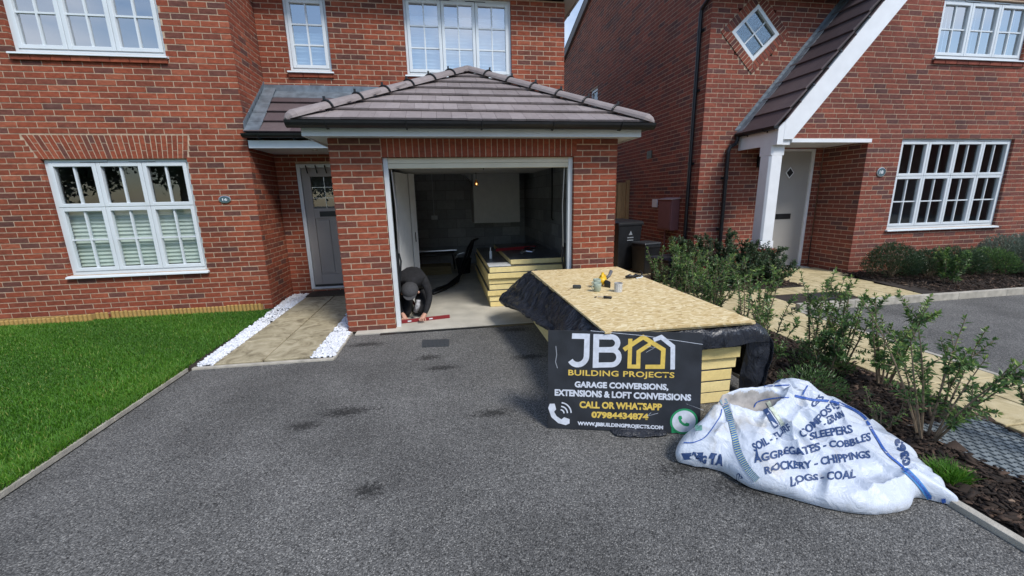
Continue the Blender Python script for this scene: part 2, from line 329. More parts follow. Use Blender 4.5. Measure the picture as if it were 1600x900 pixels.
def window(root, O, u, n, W, H, cols, rows, blind=None, glass=None, rec=.05, fr=.04, sash=.05, sill=True, vents=2, mats=None, room=True, label=None):
    """O = bottom-left outer corner on the wall plane; rows from bottom = [(height fraction, cells x, cells z)]"""
    O, u, n = Vector(O), Vector(u), Vector(n); glass = glass or GLASS
    def B(m, a, b, z0, z1, d0, d1): m.obox(O+u*a+Z*z0-n*d0, u*(b-a), -n*(d1-d0), Z*(z1-z0))
    win = link('window', None, root)
    if label: win['label'] = label
    m = MB(); B(m, 0, fr, 0, H, rec, rec+.07); B(m, W-fr, W, 0, H, rec, rec+.07); B(m, fr, W-fr, 0, fr, rec, rec+.07); B(m, fr, W-fr, H-fr, H, rec, rec+.07)
    bevel(m.obj('frame', WHITE, win), .004)
    cw = (W-2*fr)/cols; z = fr; Hh = H-2*fr
    for (fh, nx, nzc) in rows:
        h = Hh*fh
        for c in range(cols):
            a, b, z0, z1 = fr+c*cw+.003, fr+(c+1)*cw-.003, z+.003, z+h-.003; s_ = sash
            m = MB(); d0 = rec-.012; d1 = rec+.05
            B(m, a, a+s_, z0, z1, d0, d1); B(m, b-s_, b, z0, z1, d0, d1); B(m, a+s_, b-s_, z0, z0+s_, d0, d1); B(m, a+s_, b-s_, z1-s_, z1, d0, d1)
            bevel(m.obj('sash', WHITE, win), .006)
            ga, gb, g0, g1 = a+s_, b-s_, z0+s_, z1-s_; bw = .011; mb = MB()
            for i in range(1, nx): x = ga+(gb-ga)*i/nx; B(mb, x-bw, x+bw, g0, g1, rec+.008, rec+.045)
            for j in range(1, nzc):
                y = g0+(g1-g0)*j/nzc
                for i in range(nx):
                    B(mb, ga+(gb-ga)*i/nx+(bw if i else 0), ga+(gb-ga)*(i+1)/nx-(bw if i < nx-1 else 0), y-bw, y+bw, rec+.0085, rec+.045)
            if mb.v: mb.obj('glazing_bar', WHITE, win)
            for i in range(nx):
                for j in range(nzc):
                    g = MB(); x0 = ga+(gb-ga)*i/nx; x1 = ga+(gb-ga)*(i+1)/nx; y0 = g0+(g1-g0)*j/nzc; y1 = g0+(g1-g0)*(j+1)/nzc
                    tx, ty = random.uniform(-.0022, .0022), random.uniform(-.0022, .0022); g.obox(O+u*x0+Z*y0-n*(rec+.028), u*(x1-x0)+n*tx, -n*.006, Z*(y1-y0)+n*ty); g.obj('pane', glass, win)
        z += h
    if vents:
        for c in range(vents):
            xc = W*(c+1)/(vents+1); m = MB(); B(m, xc-.17, xc+.17, H-fr*.75, H-fr*.3, rec-.012, rec); m.obj('trickle_vent', WHITE, win)
            m = MB(); B(m, xc-.165, xc+.165, H-fr*.9, H-fr*.76, rec-.009, rec); m.obj('vent_slot', BLACKP, win)
    if sill:
        m = MB(); m.prism([O-u*.03-Z*.045+n*.055, O-u*.03+n*.05-Z*.022, O-u*.03-n*.06, O-u*.03-n*.06-Z*.045], u*(W+.06)); bevel(m.obj('sill', WHITE, win), .003)
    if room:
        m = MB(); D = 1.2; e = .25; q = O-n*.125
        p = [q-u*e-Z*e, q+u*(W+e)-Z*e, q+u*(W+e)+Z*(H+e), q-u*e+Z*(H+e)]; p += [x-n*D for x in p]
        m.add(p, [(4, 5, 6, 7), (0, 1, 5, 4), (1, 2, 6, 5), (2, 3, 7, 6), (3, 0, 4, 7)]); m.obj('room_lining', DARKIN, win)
    if blind:
        h0, h1, kind, bm = blind; m = MB(); d = rec+.10
        if kind == 'pleat':
            pts = []; z = h0; k = 0
            while z <= h1: pts.append((z, d+(.018 if k % 2 else 0))); z += .028; k += 1
            for i in range(len(pts)-1):
                m.add([O+u*.05+Z*pts[i][0]-n*pts[i][1], O+u*(W-.05)+Z*pts[i][0]-n*pts[i][1], O+u*(W-.05)+Z*pts[i+1][0]-n*pts[i+1][1], O+u*.05+Z*pts[i+1][0]-n*pts[i+1][1]], [(0, 1, 2, 3)])
        else:
            x = .04
            while x < W-.08:
                if random.random() < kind: m.obox(O+u*x+Z*h0-n*d, u*.06-n*.03, -n*.004, Z*(h1-h0))
                x += .09
        m.obj('blind', bm, win)
    return win
BLIND = mat('pleated_blind', (.60, .66, .60), .8, var=.1, vscale=3)
BLINDW = mat('white_blind', (.75, .80, .85), .8, var=.05, vscale=3)
# ================================================================ LEFT HOUSE
X, Y_, NX, NY = Vector((1, 0, 0)), Vector((0, 1, 0)), Vector((-1, 0, 0)), Vector((0, -1, 0))
lh = House('brick_house', 'red brick house with open garage and hipped roof, number 16')
full = lambda a, b: (lambda z: [(a, b)])
GP, GC, GW = .2322, .0723, 3.4775
# garage front
OP = (.576, 2.908, 0, 2.10)
lh.courses((0, 0, 0), X, NY, GP, GC, 0, 32, lambda z: [(0, .576), (2.905, GW)] if z < 2.095 else [(0, .576), (2.905, GW)])
lh.mortar((0, 0, 0), X, NY, .01, GW-.01, 0, 2.31, [OP])
x = .582; k = 0
while x < 2.90:                                                        # soldier course over the opening
    lh.put((x, random.uniform(-.001, .001), 2.101), (.0615, 0, 0), (0, .1, 0), (0, 0, .205), .35+.5*random.random()); x += .0717; k += 1
# garage sides
lh.courses((0, 2.4, 0), NY, NX, GP, GC, 0, 33, full(0, 2.4), par=1)
lh.mortar((0, 2.4, 0), NY, NX, 0, 2.385, 0, 2.39)
lh.courses((GW, 0, 0), Y_, X, GP, GC, 0, 33, full(0, 2.4), par=0)
lh.mortar((GW, 0, 0), Y_, X, .015, 2.4, 0, 2.39)
# wing
WP, WC, WX = .2275, .0752, -1.445
GWIN = (-4.03, -2.265, .655, 2.232); UWIN = (-4.02, -2.28, 3.55, 4.86)
def warch(z):                                                          # splayed soldier arch footprint
    return None
ARCH = (2.235, 2.545)
def wingiv(z):
    if ARCH[0] < z < ARCH[1]:
        t = (z-ARCH[0])/(ARCH[1]-ARCH[0]); return [(-6.8, -4.03-.03-.13*t), (-2.265+.03+.06*t, WX)]
    return [(-6.8, WX)]
WO = Vector((0, 1.5, 0))
lh.courses(WO, X, NY, WP, WC, 0, 68, wingiv, [(GWIN[0], GWIN[1], GWIN[2]-.02, GWIN[3]), UWIN[:2]+(UWIN[2]-.02, UWIN[3])])
lh.mortar(WO, X, NY, -6.8, WX-.01, 0, 5.1, [GWIN, UWIN])
na = 29
for i in range(na):                                                    # the arch: three staggered pieces per column
    def px(t, h): a = -4.045-.13*h; b = -2.25+.06*h; return a+(b-a)*t
    cuts = [0, .34, 1] if i % 2 == 0 else [0, .66, 1]
    for j in range(2):
        h0, h1 = cuts[j]+(.02 if j else 0.01), cuts[j+1]-.012
        z0, z1 = ARCH[0]+.31*h0, ARCH[0]+.31*h1
        a0, b0, a1, b1 = px((i+.09)/na, h0), px((i+.91)/na, h0), px((i+.09)/na, h1), px((i+.91)/na, h1)
        lh.put((a0, 1.5, z0), (b0-a0, 0, 0), (0, .1, 0), (a1-a0, 0, z1-z0))
# brick sill under upper wing window
for (a, b, zz, yy) in ((UWIN[0]-.03, UWIN[1]+.03, UWIN[2]-.045, 1.5),):
    pass
# wing return (faces +X)
lh.courses((WX, 1.5, 0), Y_, X, WP, WC, 0, 68, full(0, .9), par=1)
lh.mortar((WX, 1.5, 0), Y_, X, .015, .9, 0, 5.1)
# main wall
MC = WC
M1 = (-1.03, -.395, 3.655, 4.72); M2 = (.785, 2.545, 3.64, 4.81); FD = (-1.14, -.12, .09, 2.225)
MO = Vector((0, 2.4, 0))
lh.courses(MO, X, NY, WP, MC, 0, 64, lambda z: [(WX, 0)] if z < 2.31 else [(WX, GW)], [M1[:2]+(M1[2]-.03, M1[3]), M2[:2]+(M2[2]-.03, M2[3]), FD], par=1)
lh.mortar(MO, X, NY, WX, 0, 0, 2.35, [FD]); lh.mortar(MO, X, NY, WX, GW-.01, 2.35, 4.83, [M1, M2])
# right side wall of the main house
lh.courses((GW, 2.4, 0), Y_, X, WP, MC, 0, 64, full(0, 7.5), par=0)
lh.mortar((GW, 2.4, 0), Y_, X, .015, 7.5, 0, 4.83)
lh.wall.box((-6.8, 1.7, 5.0), (-6.7, 9.8, 5.1)); lh.wall.box((-6.8, 9.8, 0), (GW-.12, 9.9, 4.8)); lh.wall.box((-6.81, 1.62, 0), (-6.7, 9.79, 5.0))
lh.flush()
lr = lh.root
BL1 = (.10, 1.00, 'pleat', BLIND)
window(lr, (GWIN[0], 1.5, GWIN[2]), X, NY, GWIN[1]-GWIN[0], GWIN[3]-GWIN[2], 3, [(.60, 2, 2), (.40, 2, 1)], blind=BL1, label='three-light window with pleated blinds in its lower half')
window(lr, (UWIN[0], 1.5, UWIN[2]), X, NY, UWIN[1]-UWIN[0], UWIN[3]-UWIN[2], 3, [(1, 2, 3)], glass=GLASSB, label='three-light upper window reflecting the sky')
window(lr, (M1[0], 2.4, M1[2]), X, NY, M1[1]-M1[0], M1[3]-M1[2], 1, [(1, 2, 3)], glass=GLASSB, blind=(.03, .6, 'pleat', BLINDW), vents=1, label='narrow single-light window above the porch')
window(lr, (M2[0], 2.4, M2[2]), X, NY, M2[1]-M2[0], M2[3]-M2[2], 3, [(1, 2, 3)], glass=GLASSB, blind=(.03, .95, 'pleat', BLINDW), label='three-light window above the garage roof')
# brick sub-sills
for (a, b, z, y) in ((UWIN[0], UWIN[1], UWIN[2], 1.5), (M1[0], M1[1], M1[2], 2.4), (M2[0], M2[1], M2[2], 2.4)):
    x = a-.02
    while x < b+.02:
        MB().box((x, y-.03, z-.105), (min(x+.215, b+.02), y-.002, z-.048), random.random()).obj('sill_brick', BRICK, lr); x += .2225

# ---- sloping roofs of separate tiles
def slope(parent, O, u, s, n, L, iv, pitch, wd, matr, name='roof_tile', th=.02, gap=.003, stag=True, lift=.0, keep=260):
    """O eave origin, u along the eave, s up the slope, n normal, L slope length, iv(d)->(a,b)"""
    O, u, s, n = map(Vector, (O, u, s, n)); d = 0; k = 0; cache = {}; cnt = 0; rest = MB()
    while d < L-.03:
        d1 = min(d+pitch, L); (a0, b0), (a1, b1) = iv(d), iv(min(d1, L-.001))
        lo = min(a0, a1); x = math.floor(lo/wd)*wd - (wd/2 if (k % 2 and stag) else 0)
        while x < max(b0, b1):
            xa, xb = x+gap/2, x+wd-gap/2
            q = [max(xa, a0), min(xb, b0), min(xb, b1), max(xa, a1)]
            if q[1]-q[0] > .015 or q[2]-q[3] > .015:
                q[1] = max(q[1], q[0]+.002); q[2] = max(q[2], q[3]+.002)
                r = random.random(); j = random.uniform(-.0015, .0015)
                base = O+u*x+s*d; h0, h1 = th+.020+lift+j, .004+lift+th*.4
                P = [O+u*q[0]+s*d, O+u*q[1]+s*d, O+u*q[2]+s*d1, O+u*q[3]+s*d1]
                T = [P[0]+n*h0, P[1]+n*h0, P[2]+n*h1, P[3]+n*h1]; Bm = [P[0]+n*(h0-th), P[1]+n*(h0-th), P[2]+n*(h1-th), P[3]+n*(h1-th)]
                V = [p-base for p in Bm+T]; cnt += 1
                if cnt <= keep:
                    key = tuple(round(c, 3) for p in V for c in p)+(int(r*8),)
                    if key not in cache: cache[key] = MB().add(V, BF, (int(r*8)+.5)/8).mesh(name, matr)
                    link(name, cache[key], parent, loc=base)
                else: rest.add([v+base for v in V], BF, r)
            x += wd
        d = d1; k += 1
    if rest.v: rest.obj(name+'_field', matr, parent, kind='stuff')
gr = link('roof', None, lr, label='hipped roof of the garage, tiles paled by painted sky sheen')
EX0, EX1, EY, EZ, AX, AY, AZ = -.27, 3.75, -.27, 2.445, 1.74, 1.74, 3.50
sl_ = math.sqrt((AY-EY)**2+(AZ-EZ)**2); s_ = Vector((0, AY-EY, AZ-EZ)).normalized(); n_ = X.cross(s_).normalized()
hw = (EX1-EX0)/2
slope(gr, (AX, EY, EZ), X, s_, n_, sl_, lambda d: (-hw*(1-d/sl_), hw*(1-d/sl_)), .325, .168, TILE, th=.022)
m = MB(); m.add([(EX0, EY, EZ-.02), (EX1, EY, EZ-.02), (AX, AY, AZ-.02), (EX0, 2.38, EZ-.02), (AX, 2.38, AZ-.02), (EX1, 2.38, EZ-.02)], [(0, 1, 2), (0, 2, 4, 3), (1, 5, 4, 2)]); m.obj('roof_felt', BLACKP, gr)
for sgn in (-1, 1):                                                     # side slopes
    u = Vector((0, 1, 0)) if sgn > 0 else Vector((0, -1, 0)); s2 = Vector((-sgn*(hw), 0, AZ-EZ)).normalized()
    O2 = Vector((EX1 if sgn > 0 else EX0, EY, EZ)); n2 = u.cross(s2).normalized(); n2 = n2 if n2.z > 0 else -n2
    Ln = math.sqrt(hw**2+(AZ-EZ)**2)
    if sgn > 0: slope(gr, O2, u, s2, n2, Ln, lambda d: ((AY-EY)*d/Ln, 2.38-EY), .325, .168, TILE, th=.022, keep=30)
    else: slope(gr, (EX0, 2.38, EZ), u, s2, n2, Ln, lambda d: (0, 2.38-EY-(AY-EY)*d/Ln), .325, .168, TILE, th=.022, keep=30)
def half_tile(parent, a, b, r0, r1, r, name='hip_tile', matr=None, cap=False):
    a, b = Vector(a), Vector(b); d = (b-a).normalized(); sd = d.cross(Z).normalized(); up = sd.cross(d); vs = []; fs = []; N = 8
    st = [(a, r0), (b, r1)] if not cap else [(a-d*.09, r0*.25), (a-d*.05, r0*.75), (a, r0), (b, r1)]
    for p, rr in st:
        for rad in (rr, rr-.018):
            rad = max(rad, .004)
            for j in range(N+1):
                t = math.pi*j/N; vs.append(p + sd*math.cos(t)*rad*1.15 + up*math.sin(t)*rad*.85)
    W = (N+1)
    for q in range(len(st)-1):
        o = q*2*W
        for j in range(N):
            fs.append((o+j, o+j+1, o+2*W+j+1, o+2*W+j)); fs.append((o+W+j, o+3*W+j, o+3*W+j+1, o+W+j+1))
        fs += [(o, o+2*W, o+3*W, o+W), (o+N, o+W+N, o+3*W+N, o+2*W+N)]
    o = 0
    fs += [(j, W+j, W+j+1, j+1) for j in range(N)]
    e = (len(st)-1)*2*W; fs += [(e+j, e+j+1, e+W+j+1, e+W+j) for j in range(N)]
    return MB().add(vs, fs, r).obj(name, matr or TILE, parent, smooth=False)
def hipline(parent, a, b, nseg, cap0=True):
    a, b = Vector(a), Vector(b); d = (b-a)
    for i in range(nseg):
        p, q = a+d*(i/nseg), a+d*((i+1)/nseg-.004)
        half_tile(parent, p, q, .094, .088, .3+.6*random.random(), cap=(i == 0 and cap0))
        if i: 
            sd = d.normalized().cross(Z).normalized(); up = sd.cross(d.normalized()); m = MB()
            m.tube([p + sd*math.cos(math.pi*t/10)*.114 + up*math.sin(math.pi*t/10)*.086 for t in range(11)], .011, 6); m.box(p+up*.09-Vector((.012, .012, 0)), p+up*.09+Vector((.012, .012, .035))); m.obj('tile_clip', BLACKP, parent)
hipline(gr, (EX0+.02, EY+.02, EZ+.035), (AX, AY, AZ+.03), 7); hipline(gr, (EX1-.02, EY+.02, EZ+.035), (AX, AY, AZ+.03), 7)
hipline(gr, (AX, AY, AZ+.03), (AX, 2.38, AZ+.03), 2, cap0=False)
# fascia, soffit, gutter of the garage
m = MB(); m.box((EX0+.07, EY+.05, 2.30), (EX1-.07, EY+.07, 2.405)); m.box((EX0+.07, EY+.0715, 2.30), (EX0+.09, 2.38, 2.405)); m.box((EX1-.09, EY+.0715, 2.30), (EX1-.07, 2.38, 2.405))
m.obj('fascia', WHITE, gr)
m = MB(); m.box((EX0+.092, EY+.072, 2.312), (EX1-.092, -.003, 2.322)); m.box((EX0+.092, -.002, 2.312), (-.003, 2.38, 2.322)); m.box((GW+.003, -.002, 2.312), (EX1-.092, 2.38, 2.322)); m.obj('soffit', WHITE, gr)
def gutter(parent, a, b, up=Z, r=.06, brk=.8, out=None, name='gutter'):
    a, b = Vector(a), Vector(b); d = (b-a).normalized(); sd = out; N = 8; vs = []; fs = []
    for p in (a, b):
        for rad in (r, r-.006):
            for j in range(N+1): t = math.pi*(1+j/N); vs.append(p+sd*(-math.cos(t))*rad+Z*math.sin(t)*rad*.95)
    W = N+1
    for j in range(N): fs += [(j, j+1, 2*W+j+1, 2*W+j), (W+j, 3*W+j, 3*W+j+1, W+j+1), (j, W+j, W+j+1, j+1), (2*W+j, 2*W+j+1, 3*W+j+1, 3*W+j)]
    fs += [(0, 2*W, 3*W, W), (N, W+N, 3*W+N, 2*W+N)]
    m = MB().add(vs, fs)
    for p, q in ((a, 1), (b, -1)):                                      # stop ends
        m.add([p]+[p+sd*(-math.cos(math.pi*(1+j/N)))*(r+.003)+Z*math.sin(math.pi*(1+j/N))*(r+.001)*.95 for j in range(N+1)], [tuple(range(N+2))])
    g = m.obj(name, BLACKP, parent); L = (b-a).length; n = max(2, int(L/brk)); mm = MB()
    for i in range(n):
        p = a+d*(L*(i+.5)/n)
        mm.tube([p-d*.012 + sd*(-math.cos(math.pi*(1+j/6)))*(r+.004)+Z*math.sin(math.pi*(1+j/6))*(r+.004) for j in range(7)], .008, 5)
        mm.box(p-d*.012-sd*.05-Vector((.008, .008, .075)), p-d*.012-sd*.05+Vector((.008, .008, 0)))
    mm.obj('gutter_bracket', BLACKP, g); return g
gutter(gr, (EX0-.04, EY-.027, EZ-.005), (EX1+.04, EY-.027, EZ-.005), out=NY, r=.075)
gutter(gr, (EX1+.01, EY+.06, EZ-.006), (EX1+.01, 2.35, EZ-.006), out=X)
# porch roof
pr = link('roof', None, lr, label='small dark tiled roof over the front door')
py0, pz0, py1, pz1 = 1.43, 2.56, 2.395, 3.33; ps = Vector((0, py1-py0, pz1-pz0)); pl = ps.length; ps.normalize(); pn = X.cross(ps)
slope(pr, (WX+.01, py0, pz0), X, ps, pn, pl-.12, lambda d: (0, 1.45+min(1.3, .9*d)), .28, .60, TILED, th=.022, stag=False, gap=.002)
m = MB(); m.add([(WX+.005, py0+.03, pz0-.02), (.0, py0+.03, pz0-.02), (1.4, py1, pz1-.02), (WX+.005, py1, pz1-.02)], [(0, 1, 2, 3)]); m.obj('roof_felt', BLACKP, pr)
m = MB(); m.box((WX+.02, py0+.04, 2.37), (-.02, py0+.06, 2.475)); m.obj('fascia', WHITE, pr)
m = MB(); m.box((WX+.015, py0+.062, 2.375), (-.012, 2.39, 2.385)); m.obj('soffit', WHITE, pr)
m = MB(); m.lathe((-.62, 1.75, 2.366), [(0, 0), (.04, 0), (.045, .009)], 16); m.obj('soffit_light', STEEL, pr)
gutter(pr, (WX-.01, py0-.03, pz0-.005), (-.1, py0-.03, pz0-.005), out=NY, brk=.45)
# lead: along the main wall and stepped up the wing return
m = MB(); m.box((WX+.002, 2.375, 3.33), (.75, 2.392, 3.43)); m.obox((WX+.01, py1-.20, pz1-.128), (2.1, 0, 0), Vector((0, .2, .142))*1.0, (0, 0, .006)); m.obj('lead_flashing', LEAD, pr)
for i in range(5):
    d = pl*(i/5); p = Vector((WX+.002, py0, pz0))+ps*d
    m = MB(); m.obox(p+pn*(.034+.003*i)+Vector((.001, 0, 0)), (.20-.005*i, 0, 0), ps*(pl/5+.03), pn*.006); m.obox(p+Vector((.0, .02, .03)), (.006, 0, 0), ps*(pl/5+.02), (0, .0, .13)); m.obj('lead_flashing', LEAD, pr)
m = MB()
for i in range(16):
    z = 2.62+i*WC*.75; y = py0+(z-pz0)/(pz1-pz0)*(py1-py0)
    if y < 1.53 or y > 2.33: continue
    m.prism([(WX+.002, y-.07, z+.02), (WX+.002, y+.03, z+.02), (WX+.002, y+.03, z+.13), (WX+.002, y-.02, z+.13)], (.007, 0, 0))
m.obj('stepped_lead', LEAD, pr)
# main eaves, wing eaves, plain roof above
mr = link('roof', None, lr, label='main roof above the picture')
m = MB(); m.box((WX, 2.08, 4.86), (3.72, 2.10, 5.02)); m.box((3.70, 2.1015, 4.86), (3.72, 9.9, 5.02)); m.obj('fascia', WHITE, mr)
m = MB(); m.box((WX+.002, 2.1015, 4.87), (3.69, 2.396, 4.88)); m.box((GW+.003, 2.3975, 4.87), (3.69, 9.88, 4.88)); m.box((-6.9, 1.2, 5.12), (WX+.2, 1.49, 5.13)); m.obj('soffit', mat('soffit_grey_white', (.55, .55, .54), .5), mr)
gutter(mr, (WX, 2.03, 5.04), (3.78, 2.03, 5.04), out=NY); gutter(mr, (3.785, 2.0, 5.03), (3.785, 9.9, 5.03), out=X)
m = MB(); m.add([(WX, 2.05, 5.03), (3.74, 2.05, 5.03), (3.74, 9.9, 5.03), (WX, 9.9, 5.03), (.6, 5.9, 7.3), (.6, 6.0, 7.3), (-6.9, 1.2, 5.14), (WX+.2, 1.2, 5.14), (WX+.2, 9.9, 5.14), (-6.9, 9.9, 5.14), (-4.1, 3, 7.5), (-4.1, 8, 7.5)],
  [(0, 1, 4), (1, 2, 5, 4), (2, 3, 5), (3, 0, 4, 5), (6, 7, 10), (7, 8, 11, 10), (8, 9, 11), (9, 6, 10, 11)]); m.obj('roof_covering', TILED, mr)

# front door (left)
fd = link('door', None, lr, label='grey panelled front door with leaded glass panes')
def fb(m, a, b, z0, z1, y0, y1): m.box((a, y0, z0), (b, y1, z1))
m = MB(); fb(m, FD[0], FD[0]+.06, FD[2], FD[3], 2.42, 2.52); fb(m, FD[1]-.06, FD[1], FD[2], FD[3], 2.42, 2.52); fb(m, FD[0]+.06, FD[1]-.06, FD[3]-.06, FD[3], 2.42, 2.52); fb(m, FD[0]+.06, FD[1]-.06, FD[2], FD[2]+.03, 2.40, 2.52); bevel(m.obj('frame', WHITE, fd))
a, b = FD[0]+.063, FD[1]-.063; m = MB()
fb(m, a, a+.13, .125, 2.16, 2.455, 2.50); fb(m, b-.13, b, .125, 2.16, 2.455, 2.50)
fb(m, a+.13, b-.13, 2.02, 2.16, 2.455, 2.50); fb(m, a+.13, b-.13, 1.32, 1.49, 2.455, 2.50); fb(m, a+.13, b-.13, .125, .34, 2.455, 2.50); fb(m, (a+b)/2-.06, (a+b)/2+.06, .34, 1.32, 2.455, 2.50)
fb(m, a+.13, (a+b)/2-.06, .34, 1.32, 2.475, 2.49); fb(m, (a+b)/2+.06, b-.13, .34, 1.32, 2.475, 2.49)
fb(m, a+.16, (a+b)/2-.09, .37, 1.29, 2.463, 2.4745); fb(m, (a+b)/2+.09, b-.16, .37, 1.29, 2.463, 2.4745); bevel(m.obj('leaf', DOORG, fd), .004)
for i in range(3):
    for j in range(3):
        x0 = a+.13+(b-a-.26)*i/3; z0 = 1.49+.53*j/3; MB().box((x0, 2.475, z0), (x0+(b-a-.26)/3, 2.481, z0+.53/3)).obj('pane', GLASS, fd)
m = MB()
for i in (1, 2): x0 = a+.13+(b-a-.26)*i/3; fb(m, x0-.004, x0+.004, 1.49, 2.02, 2.468, 2.474)
for j in (1, 2): fb(m, a+.13, b-.13, 1.49+.53*j/3-.004, 1.49+.53*j/3+.004, 2.4675, 2.4735)
m.obj('lead_strip', STEEL, fd)
m = MB(); fb(m, -.86, -.56, 1.35, 1.44, 2.449, 2.4545); m.obj('letter_plate', BLACKP, fd); m = MB(); fb(m, a, b, .12, .16, 2.451, 2.4545); m.obj('weather_bar', BLACKP, fd)
MB().box((a+.05, 2.60, 1.3), (b-.05, 2.62, 2.15)).obj('backing', DARKIN, fd)
m = MB()
for xx in (-.98, -.83, -.68): MB().tube([(xx, 2.40, 2.20), (xx+.01, 2.385, 2.15), (xx+.02, 2.40, 2.07)], .010, 6).obj('door_hook', BLACKP, fd)
# garage door frame, opened door, tracks
gd = link('garage_door', None, lr, label='cream up-and-over garage door, swung open overhead')
m = MB(); m.box((.578, .06, 0), (.633, .13, 2.098)); m.box((2.851, .06, 0), (2.906, .13, 2.098)); bevel(m.obj('frame', WHITE, gd), .003)
m = MB(); m.box((.634, .058, 2.035), (2.850, .13, 2.098)); m.box((.634, .062, 1.975), (2.850, .12, 2.033)); bevel(m.obj('head_frame', CREAM, gd), .004)
DP = attr_mat('door_underside', [(0, (.40, .40, .38)), (1, (.46, .46, .44))], .5, .05, 20, .05)
m = MB()
for i in range(6): m.box((.65, .16+i*.33, 2.02), (2.835, .16+i*.33+.322, 2.045+(.01 if i % 2 else 0)), random.random())
m.obj('panel', DP, gd)
m = MB(); m.box((.65, .10, 1.985), (2.835, .158, 2.06)); m.obj('panel_edge', CREAM, gd)
m = MB(); m.tube([(1.78, .20, 2.0), (1.78, .20, 1.96)], .006); m.box((1.72, .18, 1.99), (1.84, .22, 2.005)); m.obj('handle', BLACKP, gd)
for xx, sg in ((.655, 1), (2.83, -1)):
    m = MB(); m.tube([(xx, .16, 1.98), (xx+.02*sg, .17, 1.5), (xx+.01*sg, .16, .95)], .009, 8); m.obj('lift_arm', STEEL, gd)
    m = MB(); m.tube([(xx+.01*sg, .16, .95), (xx+.03*sg, .16, .85), (xx, .155, .6)], .012, 6); m.box((xx-.02*sg-.012, .14, .45), (xx-.02*sg+.02, .19, 1.0)); m.obj('spring_box', BLACKP, gd)
# garage inside
gi = link('garage_interior', None, lr)
bm_ = MB(); r_ = MB(); l_ = MB()
bw_, bh_ = .45, .225
# right wall blocks X=3.25 facing -X; back wall Y=5 facing -Y
cacheb = {}
def block(o, a, b, c):
    k = (tuple(round(t, 2) for t in (*a, *b, *c)), random.randint(0, 5))
    if k not in cacheb: cacheb[k] = MB().obox((0, 0, 0), a, b, c, k[1]/5).mesh('block', BLOCKA)
    link('block', cacheb[k], gi, loc=o)
BLOCKA = attr_mat('blockwork', [(0, (.30, .31, .32)), (1, (.42, .43, .44))], .95, .5, 60, .15)
for k in range(10):
    y = .14 - (bw_/2 if k % 2 else 0)
    while y < 4.99:
        y0, y1 = max(y, .135), min(y+bw_-.01, 4.985)
        if y1-y0 > .04: block(Vector((3.25, y0, k*bh_+.006)), (.05, 0, 0), (0, y1-y0, 0), (0, 0, bh_-.012))
        y += bw_
    x = .2 - (bw_/2 if k % 2 else 0)
    while x < 3.24:
        x0, x1 = max(x, .2), min(x+bw_-.01, 3.245)
        if x1-x0 > .04: block(Vector((x0, 5.0, k*bh_+.006)), (x1-x0, 0, 0), (0, .05, 0), (0, 0, bh_-.012))
        x += bw_
m = MB(); m.box((3.258, .13, 0), (3.33, 5.06, 2.27)); m.box((.12, 5.008, 0), (3.257, 5.08, 2.27)); m.obj('mortar_bed', MORTAR if False else mat('grey_mortar', (.22, .22, .22), .95), gi)
m = MB(); m.box((.12, .13, 0), (.2, 5.0, 2.27)); m.obj('partition_wall', mat('grey_partition', (.20, .20, .20), .9, var=.1), gi)
m = MB(); m.box((.12, .14, 2.27), (3.33, 5.08, 2.285)); m.obj('ceiling', mat('garage_ceiling', (.7, .7, .68), .9), gi)
m = MB(); m.box((.1, -.13, -.05), (3.42, 5.0, .012)); m.obj('floor_slab', CONC, gi).data
m = MB(); m.box((1.92, 4.05, 1.06), (2.95, 4.98, 2.268)); bevel(m.obj('boxed_casing', PLASTER, gi), .004)
m = MB(); m.prism([(1.60, 4.98, 2.268), (1.915, 4.98, 2.268), (1.915, 4.98, 2.0)], (0, -.5, 0)); m.obj('sloping_casing', PLASTER, gi)
# white door leaning open at left and door lining
wd_ = link('door', None, lr, label='white internal door standing open inside the garage')
m = MB(); m.obox((.63, .75, .02), (.12, .55, 0), (-.035, .01, 0), (0, 0, 1.96)); bevel(m.obj('leaf', PLASTER, wd_), .003)
m = MB(); m.obox((.75, 1.5, .02), (.075, .13, 0), (-.03, .02, 0), (0, 0, 1.98)); bevel(m.obj('lining', PLASTER, wd_), .003)
m = MB(); m.box((.79, 1.535, .95), (.80, 1.55, 1.10)); m.obj('lock_plate', BLACKP, wd_)
# socket with conduit, cable loops
t = thing('light_switch', 'white double switch on the dark garage back wall under a thin conduit', 'switch')
bevel(MB().box((.95, 4.975, 1.12), (1.10, 4.997, 1.22)).obj('plate', WHITE, t), .003); MB().tube([(1.02, 4.985, 1.22), (1.02, 4.985, 2.26)], .01).obj('conduit', WHITE, t)
t = thing('hanging_cable', 'black cable hanging on the garage side wall at right', 'cable')
MB().tube([(3.235, 2.3, 2.26), (3.235, 2.3, 1.7), (3.22, 2.27, 1.35), (3.20, 2.18, 1.22), (3.20, 2.12, 1.2)], .014, 7).obj('cable', BLACKP, t)
t = thing('ceiling_bulb', 'small amber bulb hanging on a cord in the garage opening', 'lamp')
MB().tube([(1.795, 1.6, 2.01), (1.795, 1.6, 1.89)], .005).obj('cord', BLACKP, t)
MB().lathe((1.795, 1.6, 1.80), [(0, 0), (.025, .004), (.036, .025), (.034, .05), (.018, .08), (.014, .095)], 16).obj('bulb_glass', mat('amber_glass', (.45, .20, .06), .2), t, smooth=True)
em = bpy.data.materials.new('filament'); em.use_nodes = True; em.node_tree.nodes['Principled BSDF'].inputs['Emission Color'].default_value = (1, .5, .15, 1); em.node_tree.nodes['Principled BSDF'].inputs['Emission Strength'].default_value = 3
MB().tube([(1.795, 1.562, 1.82), (1.795, 1.562, 1.845)], .008, 8).obj('filament', em, t)
